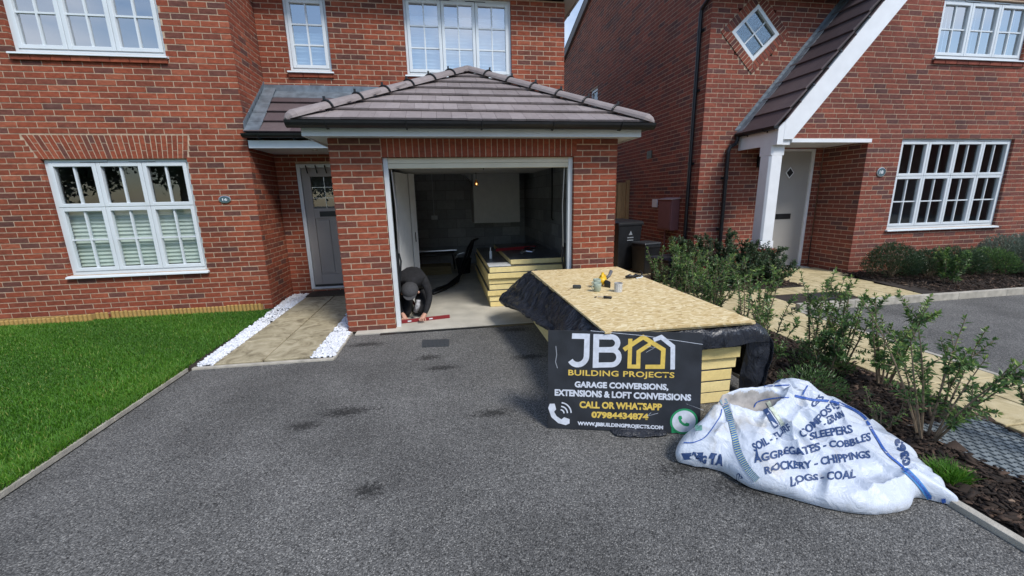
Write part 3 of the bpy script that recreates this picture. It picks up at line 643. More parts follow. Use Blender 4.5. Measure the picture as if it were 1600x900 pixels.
# name plaques
def plaque(x, y, z, rx, rz, txt, label):
    t = thing('house_number_plaque', label, 'house number')
    m = MB(); vs = []; N = 28
    for (q, d) in ((1, 0), (1, .012), (.86, .014), (.86, .008)): vs += [(x+rx*q*math.cos(2*math.pi*j/N), y-d, z+rz*q*math.sin(2*math.pi*j/N)) for j in range(N)]
    m.add(vs, [(i*N+j, i*N+(j+1) % N, (i+1)*N+(j+1) % N, (i+1)*N+j) for i in range(3) for j in range(N)]); m.obj('rim', STEEL, t)
    m = MB(); m.add([(x+rx*.86*math.cos(2*math.pi*j/N), y-.009, z+rz*.86*math.sin(2*math.pi*j/N)) for j in range(N)], [tuple(range(N-1, -1, -1))]); m.obj('face', mat('plaque_slate', (.07, .12, .14), .4), t)
    flat_text(t, txt, lambda u, v: Vector((x-rx*.4+u*rx*.8, y-.0125, z-rz*.35+v*rz*.7)), WHITEP, 'number', bold=.03)
def text_mesh(txt, bold=.0, sub=0, space=1.0):
    cu = bpy.data.curves.new('t', 'FONT'); cu.body = txt; cu.size = 1; cu.offset = bold; cu.resolution_u = 3; cu.space_character = space
    o = bpy.data.objects.new('t', cu); COL.objects.link(o); dg = bpy.context.evaluated_depsgraph_get()
    me = bpy.data.meshes.new_from_object(o.evaluated_get(dg)); bpy.data.objects.remove(o); bpy.data.curves.remove(cu)
    if sub:
        b = bmesh.new(); b.from_mesh(me); bmesh.ops.triangulate(b, faces=b.faces)
        for _ in range(sub):
            es = [e for e in b.edges if e.calc_length() > .16]
            if es: bmesh.ops.subdivide_edges(b, edges=es, cuts=1); bmesh.ops.triangulate(b, faces=b.faces)
        b.to_mesh(me); b.free()
    n = len(me.vertices); a = np.empty(n*3); me.vertices.foreach_get('co', a); a = a.reshape(-1, 3)
    mn, mxx = a.min(0), a.max(0); a = (a-mn)/(mxx-mn+1e-9); a[:, 2] = 0
    return me, a
def flat_text(parent, txt, fn, matr, name, bold=.02, space=1.0):
    me, a = text_mesh(txt, bold, space=space)
    for i, p in enumerate(a): me.vertices[i].co = fn(p[0], p[1])
    me.materials.append(matr); me.update(); return link(name, me, parent)
plaque(-1.86, 1.497, 1.665, .082, .052, '16', 'oval grey number 16 plaque beside the blind-filled window')
# ================================================================ RIGHT HOUSE
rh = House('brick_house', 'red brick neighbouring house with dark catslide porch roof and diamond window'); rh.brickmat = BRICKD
RP, RC = .255, .0845
YA, XA, YW, XW = 2.45, 6.255, 1.56, 9.02
DC, DH = Vector((7.18, 0, 4.51)), (.72, .70)                              # diamond centre, outer half sizes
SL = 1.19; slz = lambda x: 2.78+SL*(x-7.19)                              # top surface of the catslide roof (front verge)
def rowA(z):                                                            # left portion, around the diamond
    L = [(XA, 9.0)]
    dz = abs(z-DC.z)
    if dz < DH[1]+.02:
        h = DH[0]*(1-max(0, dz-.0)/(DH[1]+.02))+.01
        L = [(XA, DC.x-h), (DC.x+h, 9.0)]
    return L
DR = (7.85, 8.86, 0.03, 2.47)
rh.courses((0, YA, 0), X, NY, RP, RC, 0, 62, rowA, [DR])
rh.mortar((0, YA, 0), X, NY, XA+.01, 9.0, 0, 5.24, [DR, (6.78, 7.58, 4.11, 4.91)])
def rowW(z):
    if z < 2.525: return [(XW, 14.5)]
    return [(max(7.28+(z-2.50)/SL, 7.28), 14.5)]
GW2 = (9.76, 12.40, .862, 2.53); UW2 = (10.12, 12.13, 3.93, 4.88)
rh.courses((0, YW, 0), X, NY, RP, RC, 0, 62, rowW, [GW2[:2]+(GW2[2]-.02, GW2[3]), UW2[:2]+(UW2[2]-.03, UW2[3])], par=1)
rh.mortar((0, YW, 0), X, NY, XW+.01, 14.5, 0, 5.24, [GW2, UW2])
rh.wall.prism([(7.30, YW+.0035, 2.52), (9.028, YW+.0035, 2.52), (9.028, YW+.0035, 4.56)], (0, .1, 0))
rh.courses((XW, YA, 0), NY, NX, RP, RC, 0, 30, lambda z: [(0, YA-YW)])    # recess return
rh.mortar((XW, YA, 0), NY, NX, 0, YA-YW-.015, 0, 2.535)
# side wall with gable end
def gz(y):                                                              # gable outline height above distance y
    Y = y
    return 5.25+(Y-YA)*.93 if Y < 6.1 else 8.64-(Y-6.1)*.324
YE = 12.2
def rowS(z):
    if z < 5.25: a = YA
    else: a = YA+(z-5.25)/.93
    b = YE if z < 6.66 else 6.1+(8.64-z)/.324
    return [(a, min(b, YE))] if b-a > .1 else []
# along +Y the outward normal is -X
rh.courses((XA, 0, 0), Y_, NX, RP, RC, 0, 102, rowS, [(8.1, 8.75, 4.1, 4.95)], par=1)
rh.mortar((XA, 0, 0), Y_, NX, YA+.015, YE, 0, 5.25, [(8.1, 8.75, 4.1, 4.95)])
rh.wall.prism([(XA+.0035, YA, 5.25), (XA+.0035, 6.1, 8.63), (XA+.0035, YE, 6.65), (XA+.0035, YE, 5.25)], (.1, 0, 0))
# brick pillar under the porch post
PX0, PX1, PY0, PY1, PZ = 7.02, 7.36, 1.56, 1.90, .50
for k in range(6):
    z = k*.0845
    if k % 2: rh.put((PX0, PY0, z+.005), (.22, 0, 0), (0, .11, 0), (0, 0, .074)); rh.put((PX0+.232, PY0, z+.005), (PX1-PX0-.232, 0, 0), (0, .22, 0), (0, 0, .074)); rh.put((PX0, PY0+.122, z+.005), (.11, 0, 0), (0, .218, 0), (0, 0, .074))
    else: rh.put((PX0, PY0, z+.005), (.11, 0, 0), (0, .22, 0), (0, 0, .074)); rh.put((PX0+.122, PY0, z+.005), (PX1-PX0-.122, 0, 0), (0, .11, 0), (0, 0, .074)); rh.put((PX0, PY0+.232, z+.005), (.22, 0, 0), (0, .108, 0), (0, 0, .074))
rh.wall.box((PX0+.004, PY0+.004, 0), (PX1-.004, PY1-.004, PZ+.01))
for i in range(4):                                                      # splayed cap bricks
    for (o, a, b) in (((PX0-.03+i*.1, PY0-.03, PZ+.006), (.092, 0, 0), (0, .15, 0)), ((PX0-.03, PY0-.03+.155+i*.065, PZ+.006), (.2, 0, 0), (0, .06, 0))):
        rh.put(o, a, b, (0, .0, .065))
# diamond surround: two rows of headers on edge
dcor = [Vector((DC.x+DH[0]*c, YA-.014, DC.z+DH[1]*s_)) for c, s_ in ((-1, 0), (0, 1), (1, 0), (0, -1))]; DSUR = []
for k in range(4):
    A, B = dcor[k], dcor[(k+1) % 4]; e = B-A; Ld = e.length; e.normalize(); nn_ = Vector((e.z, 0, -e.x))
    if nn_.dot(Vector((DC.x, YA-.014, DC.z))-A) < 0: nn_ = -nn_
    D_ = .148; nb_ = 14
    for i in range(nb_):
        a_, b_ = Ld*(i+.09)/nb_, Ld*(i+.91)/nb_
        for (q0, q1) in ((0, 1),) if i % 2 else ((0, 1),):
            f = lambda s_: max(.012, min(D_, s_-.006, Ld-s_-.006))
            P = [A+e*a_, A+e*b_, A+e*b_+nn_*f(b_), A+e*a_+nn_*f(a_)]
            DSUR.append((P, random.random()))
    rh.wall.prism([A+Vector((0, .006, 0)), B+Vector((0, .006, 0)), B.lerp(Vector((DC.x, YA-.014, DC.z)), .32)+Vector((0, .006, 0)), A.lerp(Vector((DC.x, YA-.014, DC.z)), .32)+Vector((0, .006, 0))], (0, .05, 0))
rh.wall.box((XA+.1, YE-.1, 0), (14.5, YE, 6.6)); rh.wall.box((14.4, YW+.12, 0), (14.5, YE-.11, 5.2))
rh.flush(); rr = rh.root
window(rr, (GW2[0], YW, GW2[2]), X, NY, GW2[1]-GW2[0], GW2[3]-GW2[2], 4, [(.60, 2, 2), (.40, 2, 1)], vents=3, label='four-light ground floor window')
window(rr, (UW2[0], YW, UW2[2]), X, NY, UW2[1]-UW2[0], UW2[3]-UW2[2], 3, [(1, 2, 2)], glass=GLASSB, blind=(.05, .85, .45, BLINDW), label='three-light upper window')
x = UW2[0]-.02
while x < UW2[1]: MB().box((x, YW-.03, UW2[2]-.115), (min(x+.24, UW2[1]+.03), YW-.002, UW2[2]-.048), random.random()).obj('sill_brick', BRICKD, rr); x += .252
# diamond window
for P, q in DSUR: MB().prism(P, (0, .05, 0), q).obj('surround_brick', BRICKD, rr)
dw = link('window', None, rr, label='diamond-shaped window with four panes')
def dp(q, k): c = ((-1, 0), (0, 1), (1, 0), (0, -1))[k % 4]; return Vector((DC.x+DH[0]*q*c[0], 0, DC.z+DH[1]*q*c[1]))
for k in range(4):
    m = MB(); a, b, c, d = dp(.685, k), dp(.685, k+1), dp(.57, k+1), dp(.57, k)
    m.prism([v+Vector((0, YA-.01, 0)) for v in (a, b, c, d)], (0, .07, 0)); m.obj('frame', WHITE, dw)
for k in (0, 1):
    a, b = (dp(.57, k)+dp(.57, k+1))/2, (dp(.57, k+2)+dp(.57, k+3))/2; d = (b-a).normalized(); pp = Vector((-d.z, 0, d.x))*.012
    MB().prism([v+Vector((0, YA+.02+.001*k, 0)) for v in (a+pp, b+pp, b-pp, a-pp)], (0, .03, 0)).obj('glazing_bar', WHITE, dw)
for k in range(4):
    a = dp(.57, k); b = (dp(.57, k)+dp(.57, k+1))/2; c = Vector((DC.x, 0, DC.z)); d = (dp(.57, k)+dp(.57, k-1))/2
    MB().prism([v+Vector((0, YA+.035, 0)) for v in (a, b, c, d)], (0, .006, 0)).obj('pane', GLASSB, dw)
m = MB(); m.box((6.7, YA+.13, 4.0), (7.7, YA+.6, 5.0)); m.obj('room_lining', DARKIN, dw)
# small side window far back
sw = link('window', None, rr, label='small arched side window far back')
window(sw, (XA, 8.75, 4.1), NY, NX, .65, .85, 1, [(1, 1, 1)], vents=0, sill=False, room=False) if False else None
for a_, b_ in (((XA+.04, 8.1, 4.1), (XA+.1, 8.16, 4.95)), ((XA+.04, 8.69, 4.1), (XA+.1, 8.75, 4.95)), ((XA+.04, 8.161, 4.1), (XA+.1, 8.689, 4.16)), ((XA+.04, 8.161, 4.88), (XA+.1, 8.689, 4.95))): MB().box(a_, b_).obj('frame', WHITE, sw)
MB().box((XA+.07, 8.161, 4.161), (XA+.08, 8.689, 4.879)).obj('pane', GLASS, sw); MB().box((XA+.2, 8.0, 4.0), (XA+.25, 8.9, 5.0)).obj('backing', DARKIN, sw)
# vent and wiring boxes on the side wall
m = MB(); m.box((XA-.012, 4.37, 2.46), (XA-.001, 4.62, 2.64)); 
for i in range(5): m.box((XA-.02, 4.39, 2.475+i*.033), (XA-.0125, 4.60, 2.49+i*.033))
m.obj('air_vent', BLACKP, rr)
m = MB(); m.box((XA-.02, 3.98, 1.31), (XA-.001, 4.22, 1.50)); bevel(m.obj('vent_plate', WHITE, rr), .004)
# catslide roof
rf = link('roof', None, rr, label='steep dark catslide roof over the porch')
RX0, RZ0 = 6.98, 2.70; rsl = Vector((1, 0, SL)).normalized(); rn = Vector((-SL, 0, 1)).normalized(); RL = 4.0
slope(rf, (RX0, YA-.0, RZ0), NY, rsl, rn, RL, lambda d: (-0.0, YA-YW+.10), .40, 1.2, TILED, th=.026, stag=False)
m = MB(); m.obox(Vector((RX0+.02, YW-.03, RZ0-.01)), rsl*RL, (0, YA-YW+.02, 0), rn*-.03); m.obj('roof_deck', BLACKP, rf)
# barge board, dry verge
BO = Vector((7.155, YW-.075, 2.49))
q = [Vector((7.17, 0, 2.505)), Vector((7.17, 0, 2.80)), Vector((7.17, 0, 2.80))+Vector((1, 0, SL))*2.6, Vector((7.35, 0, 2.505))+Vector((1, 0, SL))*2.6, Vector((7.35, 0, 2.505))]
m = MB(); m.prism([v+Vector((0, YW-.085, 0)) for v in q], (0, .03, 0)); bevel(m.obj('barge_board', WHITEP, rf), .003)
for i in range(9):
    p = Vector((7.17, YW-.10, 2.815))+rsl*(.35*i+.05)
    m = MB(); m.obox(p, rsl*.335, (0, .05, 0), rn*.014); m.tube([p+rsl*.33+rn*.0, p+rsl*.33+rn*.045], .012, 6); m.obj('verge_clip', LEAD if i % 2 else TILED, rf)
MB().prism([(7.052, YW-.083, 2.42), (7.168, YW-.083, 2.42), (7.168, YW-.083, 2.80), (7.052, YW-.083, 2.69)], (0, .03, 0)).obj('box_end', WHITEP, rf)
m = MB(); m.box((7.352, YW-.08, 2.455), (9.0, YW-.005, 2.518)); bevel(m.obj('beam', WHITEP, rf), .003)
m = MB(); m.box((7.05, YW-.05, 2.42), (7.09, YA-.005, 2.70)); m.obj('fascia', WHITEP, rf)
m = MB(); m.box((7.0905, YW-.048, 2.42), (7.345, YW-.01, 2.50)); m.obj('fascia_end', WHITEP, rf)
m = MB(); m.box((7.093, YW-.003, 2.475), (XW-.003, YA-.003, 2.487)); m.obj('soffit', WHITEP, rf)
gutter(rf, (6.975, YA-.03, 2.72), (6.975, YW-.12, 2.72), out=NX, r=.055, brk=.4)
# lead where the roof meets the wall, stepped
for i in range(11):
    p = Vector((RX0-.02, YA-.16, RZ0+.03))+rsl*(.36*i)
    MB().obox(p, rsl*.39, (0, .155, 0), rn*(.008+.002*(i % 2))).obj('lead_flashing', LEAD, rf)
m = MB()
for i in range(30):
    z = 2.80+i*RC; x = RX0+(z-RZ0)/SL
    m.prism([(x-.13, YA-.009, z), (x+.05, YA-.009, z), (x+.05, YA-.009, z+.09), (x-.06, YA-.009, z+.09)], (0, .0075, 0))
m.obj('stepped_lead', LEAD, rf)
# post
m = MB(); cx, cy = (PX0+PX1)/2, (PY0+PY1)/2
m.box((cx-.135, cy-.135, PZ+.075), (cx+.135, cy+.135, .72)); m.box((cx-.135, cy-.135, 2.25), (cx+.135, cy+.135, 2.47))
c = .10; w2 = .135
oc = [(-w2, -c), (-c, -w2), (c, -w2), (w2, -c), (w2, c), (c, w2), (-c, w2), (-w2, c)]
m.prism([(cx+a, cy+b, .7205) for a, b in oc], (0, 0, 1.529)); bevel(m.obj('porch_post', WHITEP, rr), .006)
# main roof bits of the right house
m = MB(); m.box((XA-.03, 1.95, 5.15), (9, 1.97, 5.32)); m.obj('fascia', WHITE, rr)
gutter(rr, (XA-.1, 1.88, 5.33), (9, 1.88, 5.33), out=NY)
rm = link('roof', None, rr, label='main roof above the picture')
m = MB(); m.add([(XA-.06, 1.9, 5.3), (12.5, 1.9, 5.3), (12.5, 6.1, 9.0), (XA-.06, 6.1, 9.0), (12.5, YE+.3, 6.9), (XA-.06, YE+.3, 6.9)], [(0, 1, 2, 3), (3, 2, 4, 5)])
m.add([(RX0+3.2, YW-.1, RZ0+3.2*SL), (11.2, YW-.1, 7.75), (11.2, 7, 7.75), (RX0+3.2, 7, RZ0+3.2*SL), (15.3, YW-.1, 3.2), (15.3, 7, 3.2)], [(0, 1, 2, 3), (1, 4, 5, 2)]); m.obj('roof_covering', TILED, rm)
m = MB(); 
VB = mat('verge_brown_grey', (.17, .14, .13), .7)
m.obox((XA-.09, 6.1, 8.60), (.085, 0, 0), (0, 6.5, -6.5*.324), (0, .05, .26)); m.obj('verge_board', VB, rm)
m = MB(); m.prism([(11.2, YW, 7.6), (9.0, YW, 5.0), (13.6, YW, 5.0)], (0, .1, 0)); m.obj('gable_top', BRICKD, rr)
# front door
rd = link('door', None, rr, label='pale grey front door with small diamond pane')
m = MB(); yd = YA+.03
m.box((DR[0], yd, .03), (DR[0]+.06, yd+.08, DR[3])); m.box((DR[1]-.06, yd, .03), (DR[1], yd+.08, DR[3])); m.box((DR[0]+.061, yd, DR[3]-.06), (DR[1]-.061, yd+.08, DR[3])); bevel(m.obj('frame', WHITEP, rd), .004)
m = MB(); m.box((DR[0]+.065, yd+.03, .05), (DR[1]-.065, yd+.075, DR[3]-.065)); bevel(m.obj('leaf', DOORL, rd), .003)
ddx, ddz = 8.33, 1.99
for q, mt, y in ((.12, DOORL, .022), (.10, WHITEP, .018)):
    MB().prism([(ddx-q, yd+y, ddz), (ddx, yd+y, ddz+q*1.15), (ddx+q, yd+y, ddz), (ddx, yd+y, ddz-q*1.15)], (0, .01, 0)).obj('pane_surround', mt, rd)
MB().prism([(ddx-.075, yd+.012, ddz), (ddx, yd+.012, ddz+.087), (ddx+.075, yd+.012, ddz), (ddx, yd+.012, ddz-.087)], (0, .005, 0)).obj('diamond_pane', BLACKP, rd)
MB().box((8.12, yd+.022, 1.05), (8.48, yd+.029, 1.16)).obj('letter_plate', BLACKP, rd)
MB().box((DR[0]-.02, YA-.18, -.02), (DR[1]+.02, YA-.002, .035)).obj('door_step', CONC, rd)
plaque(9.40, YW-.003, 1.935, .10, .085, '18', 'round grey house number plaque on the right-hand house')
# wall lantern
t = thing('wall_lantern', 'black wall lantern behind the white porch post', 'lantern')
m = MB(); m.box((7.50, 2.40, 2.10), (7.58, 2.447, 2.32)); m.tube([(7.54, 2.40, 2.14), (7.54, 2.30, 2.10), (7.54, 2.27, 2.16)], .012); m.obj('bracket', BLACKP, t)
MB().lathe((7.54, 2.27, 2.16), [(0, 0), (.07, 0), (.05, .02), (.085, .22), (.10, .23), (.06, .30), (.015, .36), (0, .37)], 8).obj('lamp_body', BLACKP, t)
# drainpipes
t = thing('drainpipe', 'tall black drainpipe on the corner of the right-hand house', 'drainpipe')
dx, dy = XA-.055, 2.70
MB().tube([(dx, dy, .10), (dx, dy, 4.88), (dx-.0, dy-.02, 4.96), (dx+.0, dy-.42, 5.16), (dx, dy-.48, 5.28)], .036, 10).obj('pipe', BLACKP, t)
for z in (.5, 2.2, 3.55, 4.6): m = MB(); m.tube([(dx, dy, z-.03), (dx, dy, z+.03)], .043, 10); m.box((dx+.02, dy-.07, z-.02), (XA-.003, dy+.07, z+.02)); m.obj('bracket', BLACKP, t)
t = thing('drainpipe', 'shorter black drainpipe beside the porch, bent at its top', 'drainpipe')
dx, dy = 6.80, YA-.06
MB().tube([(dx, dy, .06), (dx, dy, 2.40), (dx+.03, dy, 2.48), (dx+.14, dy, 2.54), (dx+.175, dy, 2.60), (dx+.175, dy, 2.68)], .036, 10, caps=True).obj('pipe', BLACKP, t)
for z in (.9, 1.9): m = MB(); m.tube([(dx, dy, z-.03), (dx, dy, z+.03)], .043, 10); m.box((dx-.07, dy+.02, z-.02), (dx+.07, YA-.003, z+.02)); m.obj('bracket', BLACKP, t)
# meter box
t = thing('meter_box', 'dull pink utility meter box on the side wall', 'meter box')
m = MB(); m.box((XA-.20, 3.04, .84), (XA-.003, 3.58, 1.50)); bevel(m.obj('case', REDBOX, t), .012)
m = MB(); m.box((XA-.212, 3.07, .87), (XA-.2015, 3.55, 1.46)); bevel(m.obj('door', REDBOX, t), .005)
m = MB(); m.prism([(XA-.23, 3.02, 1.50), (XA-.003, 3.02, 1.535), (XA-.003, 3.02, 1.505), (XA-.23, 3.02, 1.4905)], (0, .58, 0)); m.obj('lid', mat('meter_lid', (.42, .30, .27), .6), t)
MB().tube([(XA-.05, 3.50, .84), (XA-.05, 3.50, .02)], .022).obj('pipe', REDBOX, t)

# ================================================================ GROUND
def sheet(name, pts, z, m, parent=None, kind='structure', th=.0):
    b = MB()
    if th: b.prism([(x, y, z-th) for x, y in pts], (0, 0, th))
    else: b.add([(x, y, z) for x, y in pts], [tuple(range(len(pts)))])
    return b.obj(name, m, parent, kind=kind)
sheet('ground', [(-120, -120), (120, -120), (120, 120), (-120, 120)], -.03, mat('distant_ground', (.12, .12, .11), .95, var=.2, vscale=.5))
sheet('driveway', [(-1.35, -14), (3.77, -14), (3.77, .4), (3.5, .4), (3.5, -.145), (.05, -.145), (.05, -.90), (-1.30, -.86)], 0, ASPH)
ASPH2 = ASPH
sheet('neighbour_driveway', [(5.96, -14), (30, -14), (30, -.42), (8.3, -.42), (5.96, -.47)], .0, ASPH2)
sheet('lawn', [(-30, -14), (-1.40, -14), (-1.40, 1.38), (-30, 1.38)], .012, GRASSB)
sheet('planting_bed', [(3.83, -14), (4.92, -14), (4.92, -.55), (5.05, .2), (3.83, .2)], .01, EARTH)
# concrete edging strips
def edging(name, a, b, wdt, h, z0=-.02, n=1, parent=None):
    a, b = Vector(a), Vector(b); d = (b-a); s = Vector((-d.y, d.x, 0)).normalized()*wdt; L = d.length; k = max(1, round(L/.915))
    root = parent or link(name, None, kind='structure')
    for i in range(k):
        p = a+d*(i/k)+Vector((0, 0, z0)); m = MB(); m.obox(p, d*(1/k-.004/L), s, (0, 0, h-z0+random.uniform(-.002, .002))); bevel(m.obj('edging_piece', KERB, root), .004)
    return root
edging('lawn_edging', (-1.345, -7.5, 0), (-1.345, -.86, 0), .032, .020)
edging('path_edging', (-1.30, -.845, 0), (.05, -.875, 0), -.045, .018)
edging('path_side_edging', (.055, -.86, 0), (.055, -.03, 0), .035, .018)
edging('bed_edging', (3.825, -7.5, 0), (3.825, .2, 0), .05, .03)
edging('path_bed_edging', (4.935, -7.5, 0), (4.935, -.6, 0), .03, .02)
edging('drive_edging', (5.965, -7.5, 0), (5.965, -.50, 0), .05, .03)
edging('neighbour_kerb', (6.02, -.44, 0), (16, -.38, 0), .07, .10)
# garage drain channel and floor lip
MB().box((.40, -.20, -.04), (3.2, -.133, .004)).obj('channel_drain', BLACKP, kind='structure')
# front path: textured buff slabs
ph = link('front_path', None, kind='structure')
MB().box((-1.50, -.845, -.03), (-.002, 2.395, .006)).obj('path_base', EARTH, ph)
ys = [-.842, -.19, .745, 1.68, 2.39]
def slabobj(parent, x0, y0, x1, y1, z, m, th=.03, name='slab', g=.006):
    b = bmesh.new(); nx, ny = max(1, int((x1-x0)/.12)), max(1, int((y1-y0)/.12)); q = MB()
    q.box((x0+g, y0+g, z-th), (x1-g, y1-g, z+random.uniform(-.002, .002))); return bevel(q.obj(name, m, parent), .008)
for j in range(4):
    for i in range(2): slabobj(ph, (-1.13, -.665)[i], ys[j], (-.665, -.20)[i], ys[j+1], .030, SLAB)
stp = thing('door_mat', 'dark brown coir mat in front of the grey door', 'door mat')
bevel(MB().box((-1.12, 2.0, .033), (-.15, 2.385, .055)).obj('mat', COIR, stp), .006)
MB().box((-1.2, 2.28, 0), (-.002, 2.395, .088)).obj('door_step', mat('step_dark', (.08, .07, .06), .8), lr) if False else None
# side and neighbour paving: yellow slabs
pv = link('neighbour_path', None, kind='structure')
MB().box((3.5, .42, -.03), (6.25, 12, .004)).obj('path_base', EARTH, pv)
sheet('path_base', [(4.94, -7.5), (5.95, -7.5), (5.95, -.37), (8.42, -.33), (8.75, 1.1), (9.05, 1.55), (9.05, 2.44), (7.3, 2.44), (7.3, .75), (5.2, .75), (4.94, -.3)], .006, EARTH, parent=pv, kind=None)
y = -7.4
while y < -.40:
    y1 = min(y+.60, -.36); slabobj(pv, 4.975, y, 5.455, y1, .024, SLABY, th=.02); slabobj(pv, 5.455, y, 5.955, y1, .024, SLABY, th=.02); y += .60
for (xa, xb, ya, yb) in [(4.975+.62*i, 4.975+.62*(i+1), -.355+.37*j, -.355+.37*(j+1)) for i in range(6) for j in range(3)]:
    if not (xb > 6.45 and xa < 7.25 and ya > -.4 and yb < .4): slabobj(pv, xa, ya, min(xb, 8.6), yb, .024, SLABY, th=.02)
for i in range(3):
    for j in range(5):
        xa, ya = 7.32+.5*i, .762+.335*j; xe = 8.7 if j < 2 else 9.0
        slabobj(pv, xa, ya, min(xa+.5, xe) if i < 2 else xe, min(ya+.335, 2.26), .024, SLABY, th=.02)
slabobj(pv, 8.7, -.355, 8.72, -.34, .024, SLABY)
for i in range(5):
    for j in range(12):
        slabobj(pv, 3.52+.54*i, .44+.6*j, 3.52+.54*(i+1), .44+.6*(j+1), .02, SLABY, th=.015)
mh = thing('manhole_cover', 'flat black manhole mat set in the yellow slab path', 'manhole cover')
bevel(MB().prism([(6.66, .10, .02), (7.20, .30, .02), (7.0, -.27, .02), (6.53, -.34, .02)][::-1], (0, 0, .02)).obj('lid', mat('black_rubber', (.02, .021, .025), .7, bump=.4, bscale=80), mh), .003)
# ================================================================ OUTDOOR STACK
def noise(p, s=1.0):
    from mathutils import noise as N
    return N.noise(Vector(p)*s)
ords = ['bottom', 'second', 'third', 'fourth', 'fifth', 'sixth', 'top']
for i in range(7):                                                       # insulation boards under the plastic
    t = thing('insulation_board', f'{"lowest" if i == 0 else "topmost" if i == 6 else ords[i]+" from the ground"} yellow insulation board in the driveway stack under black plastic', 'insulation board', 'insulation boards stacked on the driveway')
    z = .004+i*.094; jx, jy = random.uniform(-.005, .005), random.uniform(-.015, .015)
    x1 = 3.44 if i > 2 else 3.40
    x0, y0, y1 = 2.335+jx, -2.50+jy, -.14+jy
    bevel(MB().box((x0, y0, z+.003), (x1+jx, y1, z+.0885), random.random()).obj('foam_core', FOAM, t), .003)
    MB().box((x0+.001, y0+.001, z+.089), (x1+jx-.001, y1-.001, z+.0925)).obj('foil_face', FOIL, t)
OZ = .700
def osb_sheet(z, dx, dy, rot, label):
    t = link('osb_sheet', None)
    c = Vector((2.885, -1.38, 0)); m = MB(); m.box((-.578, -1.22, 0), (.578, 1.22, .0165)); o = m.obj('osb_sheet', OSB); bpy.data.objects.remove(t)
    o.name = 'osb_sheet'; bevel(o, .002); o.location = (c.x+dx, c.y+dy, z); o.rotation_euler = (0, 0, rot); o['label'] = label; o['category'] = 'wood panel'; return o
osb_sheet(OZ-.036, .012, .015, .012, 'lower strand board sheet, its edge just showing beneath the top sheet')
osb_sheet(OZ-.0165, 0, 0, .0, 'strand board sheet on top of the driveway stack with mugs and tools on it')

def patch(name, rows, nu, nv, m, parent, amp=.02, ns=4, thick=.004, seed=0, **kw):
    """smooth surface through a grid of 3D control points"""
    R = [[Vector(p) for p in r] for r in rows]
    def cr(P, t):
        n = len(P)-1; x = t*n; i = min(int(x), n-1); f = x-i
        a, b, c, d = P[max(i-1, 0)], P[i], P[i+1], P[min(i+2, n)]
        return .5*((2*b)+(c-a)*f+(2*a-5*b+4*c-d)*f*f+(3*b-a-3*c+d)*f**3)
    G = [[cr([cr(r, u/nu) for r in R], v/nv) for u in range(nu+1)] for v in range(nv+1)]
    vs = []
    for j in range(nv+1):
        for i in range(nu+1):
            a, b = G[j][max(i-1, 0)], G[j][min(i+1, nu)]; c, d = G[max(j-1, 0)][i], G[min(j+1, nv)][i]
            n = (b-a).cross(d-c); n = n.normalized() if n.length > 1e-9 else Z
            p = G[j][i]; q = p*ns+Vector((seed, 0, 0))
            h = abs(noise(q))*1.7-.5 + .45*(abs(noise(Vector((q.x*2.6, q.y*2.6, q.z*1.1))))*1.6-.4) + .10*noise(q*5)
            vs.append(p+n*h*amp)
    W = nu+1; fs = [(j*W+i, j*W+i+1, (j+1)*W+i+1, (j+1)*W+i) for j in range(nv) for i in range(nu)]
    o = MB().add(vs, fs).obj(name, m, parent, smooth=True, **kw)
    if thick: s = o.modifiers.new('t', 'SOLIDIFY'); s.thickness = thick
    return o
POLY = bpy.data.materials.new('black_polythene'); POLY.use_nodes = True
pbs = POLY.node_tree.nodes['Principled BSDF']; pbs.inputs['Base Color'].default_value = (.024, .027, .036, 1); pbs.inputs['Roughness'].default_value = .27
pnn = POLY.node_tree.nodes.new('ShaderNodeTexNoise'); pnn.inputs['Scale'].default_value = 1.0; pnn.inputs['Detail'].default_value = 7; pnn.inputs['Distortion'].default_value = 1.6
pbb = POLY.node_tree.nodes.new('ShaderNodeBump'); pbb.inputs['Strength'].default_value = .7; pbb.inputs['Distance'].default_value = .05
pgo = POLY.node_tree.nodes.new('ShaderNodeNewGeometry'); pmp = POLY.node_tree.nodes.new('ShaderNodeMapping'); pmp.inputs['Scale'].default_value = (9, 13, 4); pmp.inputs['Rotation'].default_value = (.5, .2, .3); POLY.node_tree.links.new(pgo.outputs['Position'], pmp.inputs[0]); POLY.node_tree.links.new(pmp.outputs[0], pnn.inputs['Vector']); POLY.node_tree.links.new(pnn.outputs['Fac'], pbb.inputs['Height']); POLY.node_tree.links.new(pbb.outputs[0], pbs.inputs['Normal'])
pt = thing('plastic_sheet', 'crumpled black plastic sheet draped over the insulation stack, bulging at its left side', 'plastic sheet')
# left drape: rows go down from the sheet edge, columns go along the stack from far to near
zt = .662
ypos = [.02, -.25, -.6, -1.0, -1.45, -1.9, -2.3, -2.5]
topx = [2.34]*8
rows = [[(2.42, y, zt) for y in ypos],
        [(2.30, y, zt-.01) for y in ypos],
        [(2.19-.03*math.sin(i*1.3), y, .57-.02*i) for i, y in enumerate(ypos)],
        [(2.05+.035*i, y, .43+.01*math.sin(i*2)) for i, y in enumerate(ypos)],
        [(1.90+.055*i, y-.03, (.30, .33, .37, .39, .41, .43, .46, .47)[i]) for i, y in enumerate(ypos)],
        [(2.08+.03*i, y-.02, (.19, .27, .33, .36, .38, .40, .42, .43)[i]) for i, y in enumerate(ypos)],
        [(2.22+.015*i, y, (.10, .20, .29, .33, .35, .37, .40, .42)[i]) for i, y in enumerate(ypos)]]
patch('side_drape', rows, 110, 70, POLY, pt, amp=.035, ns=4.5, seed=3)
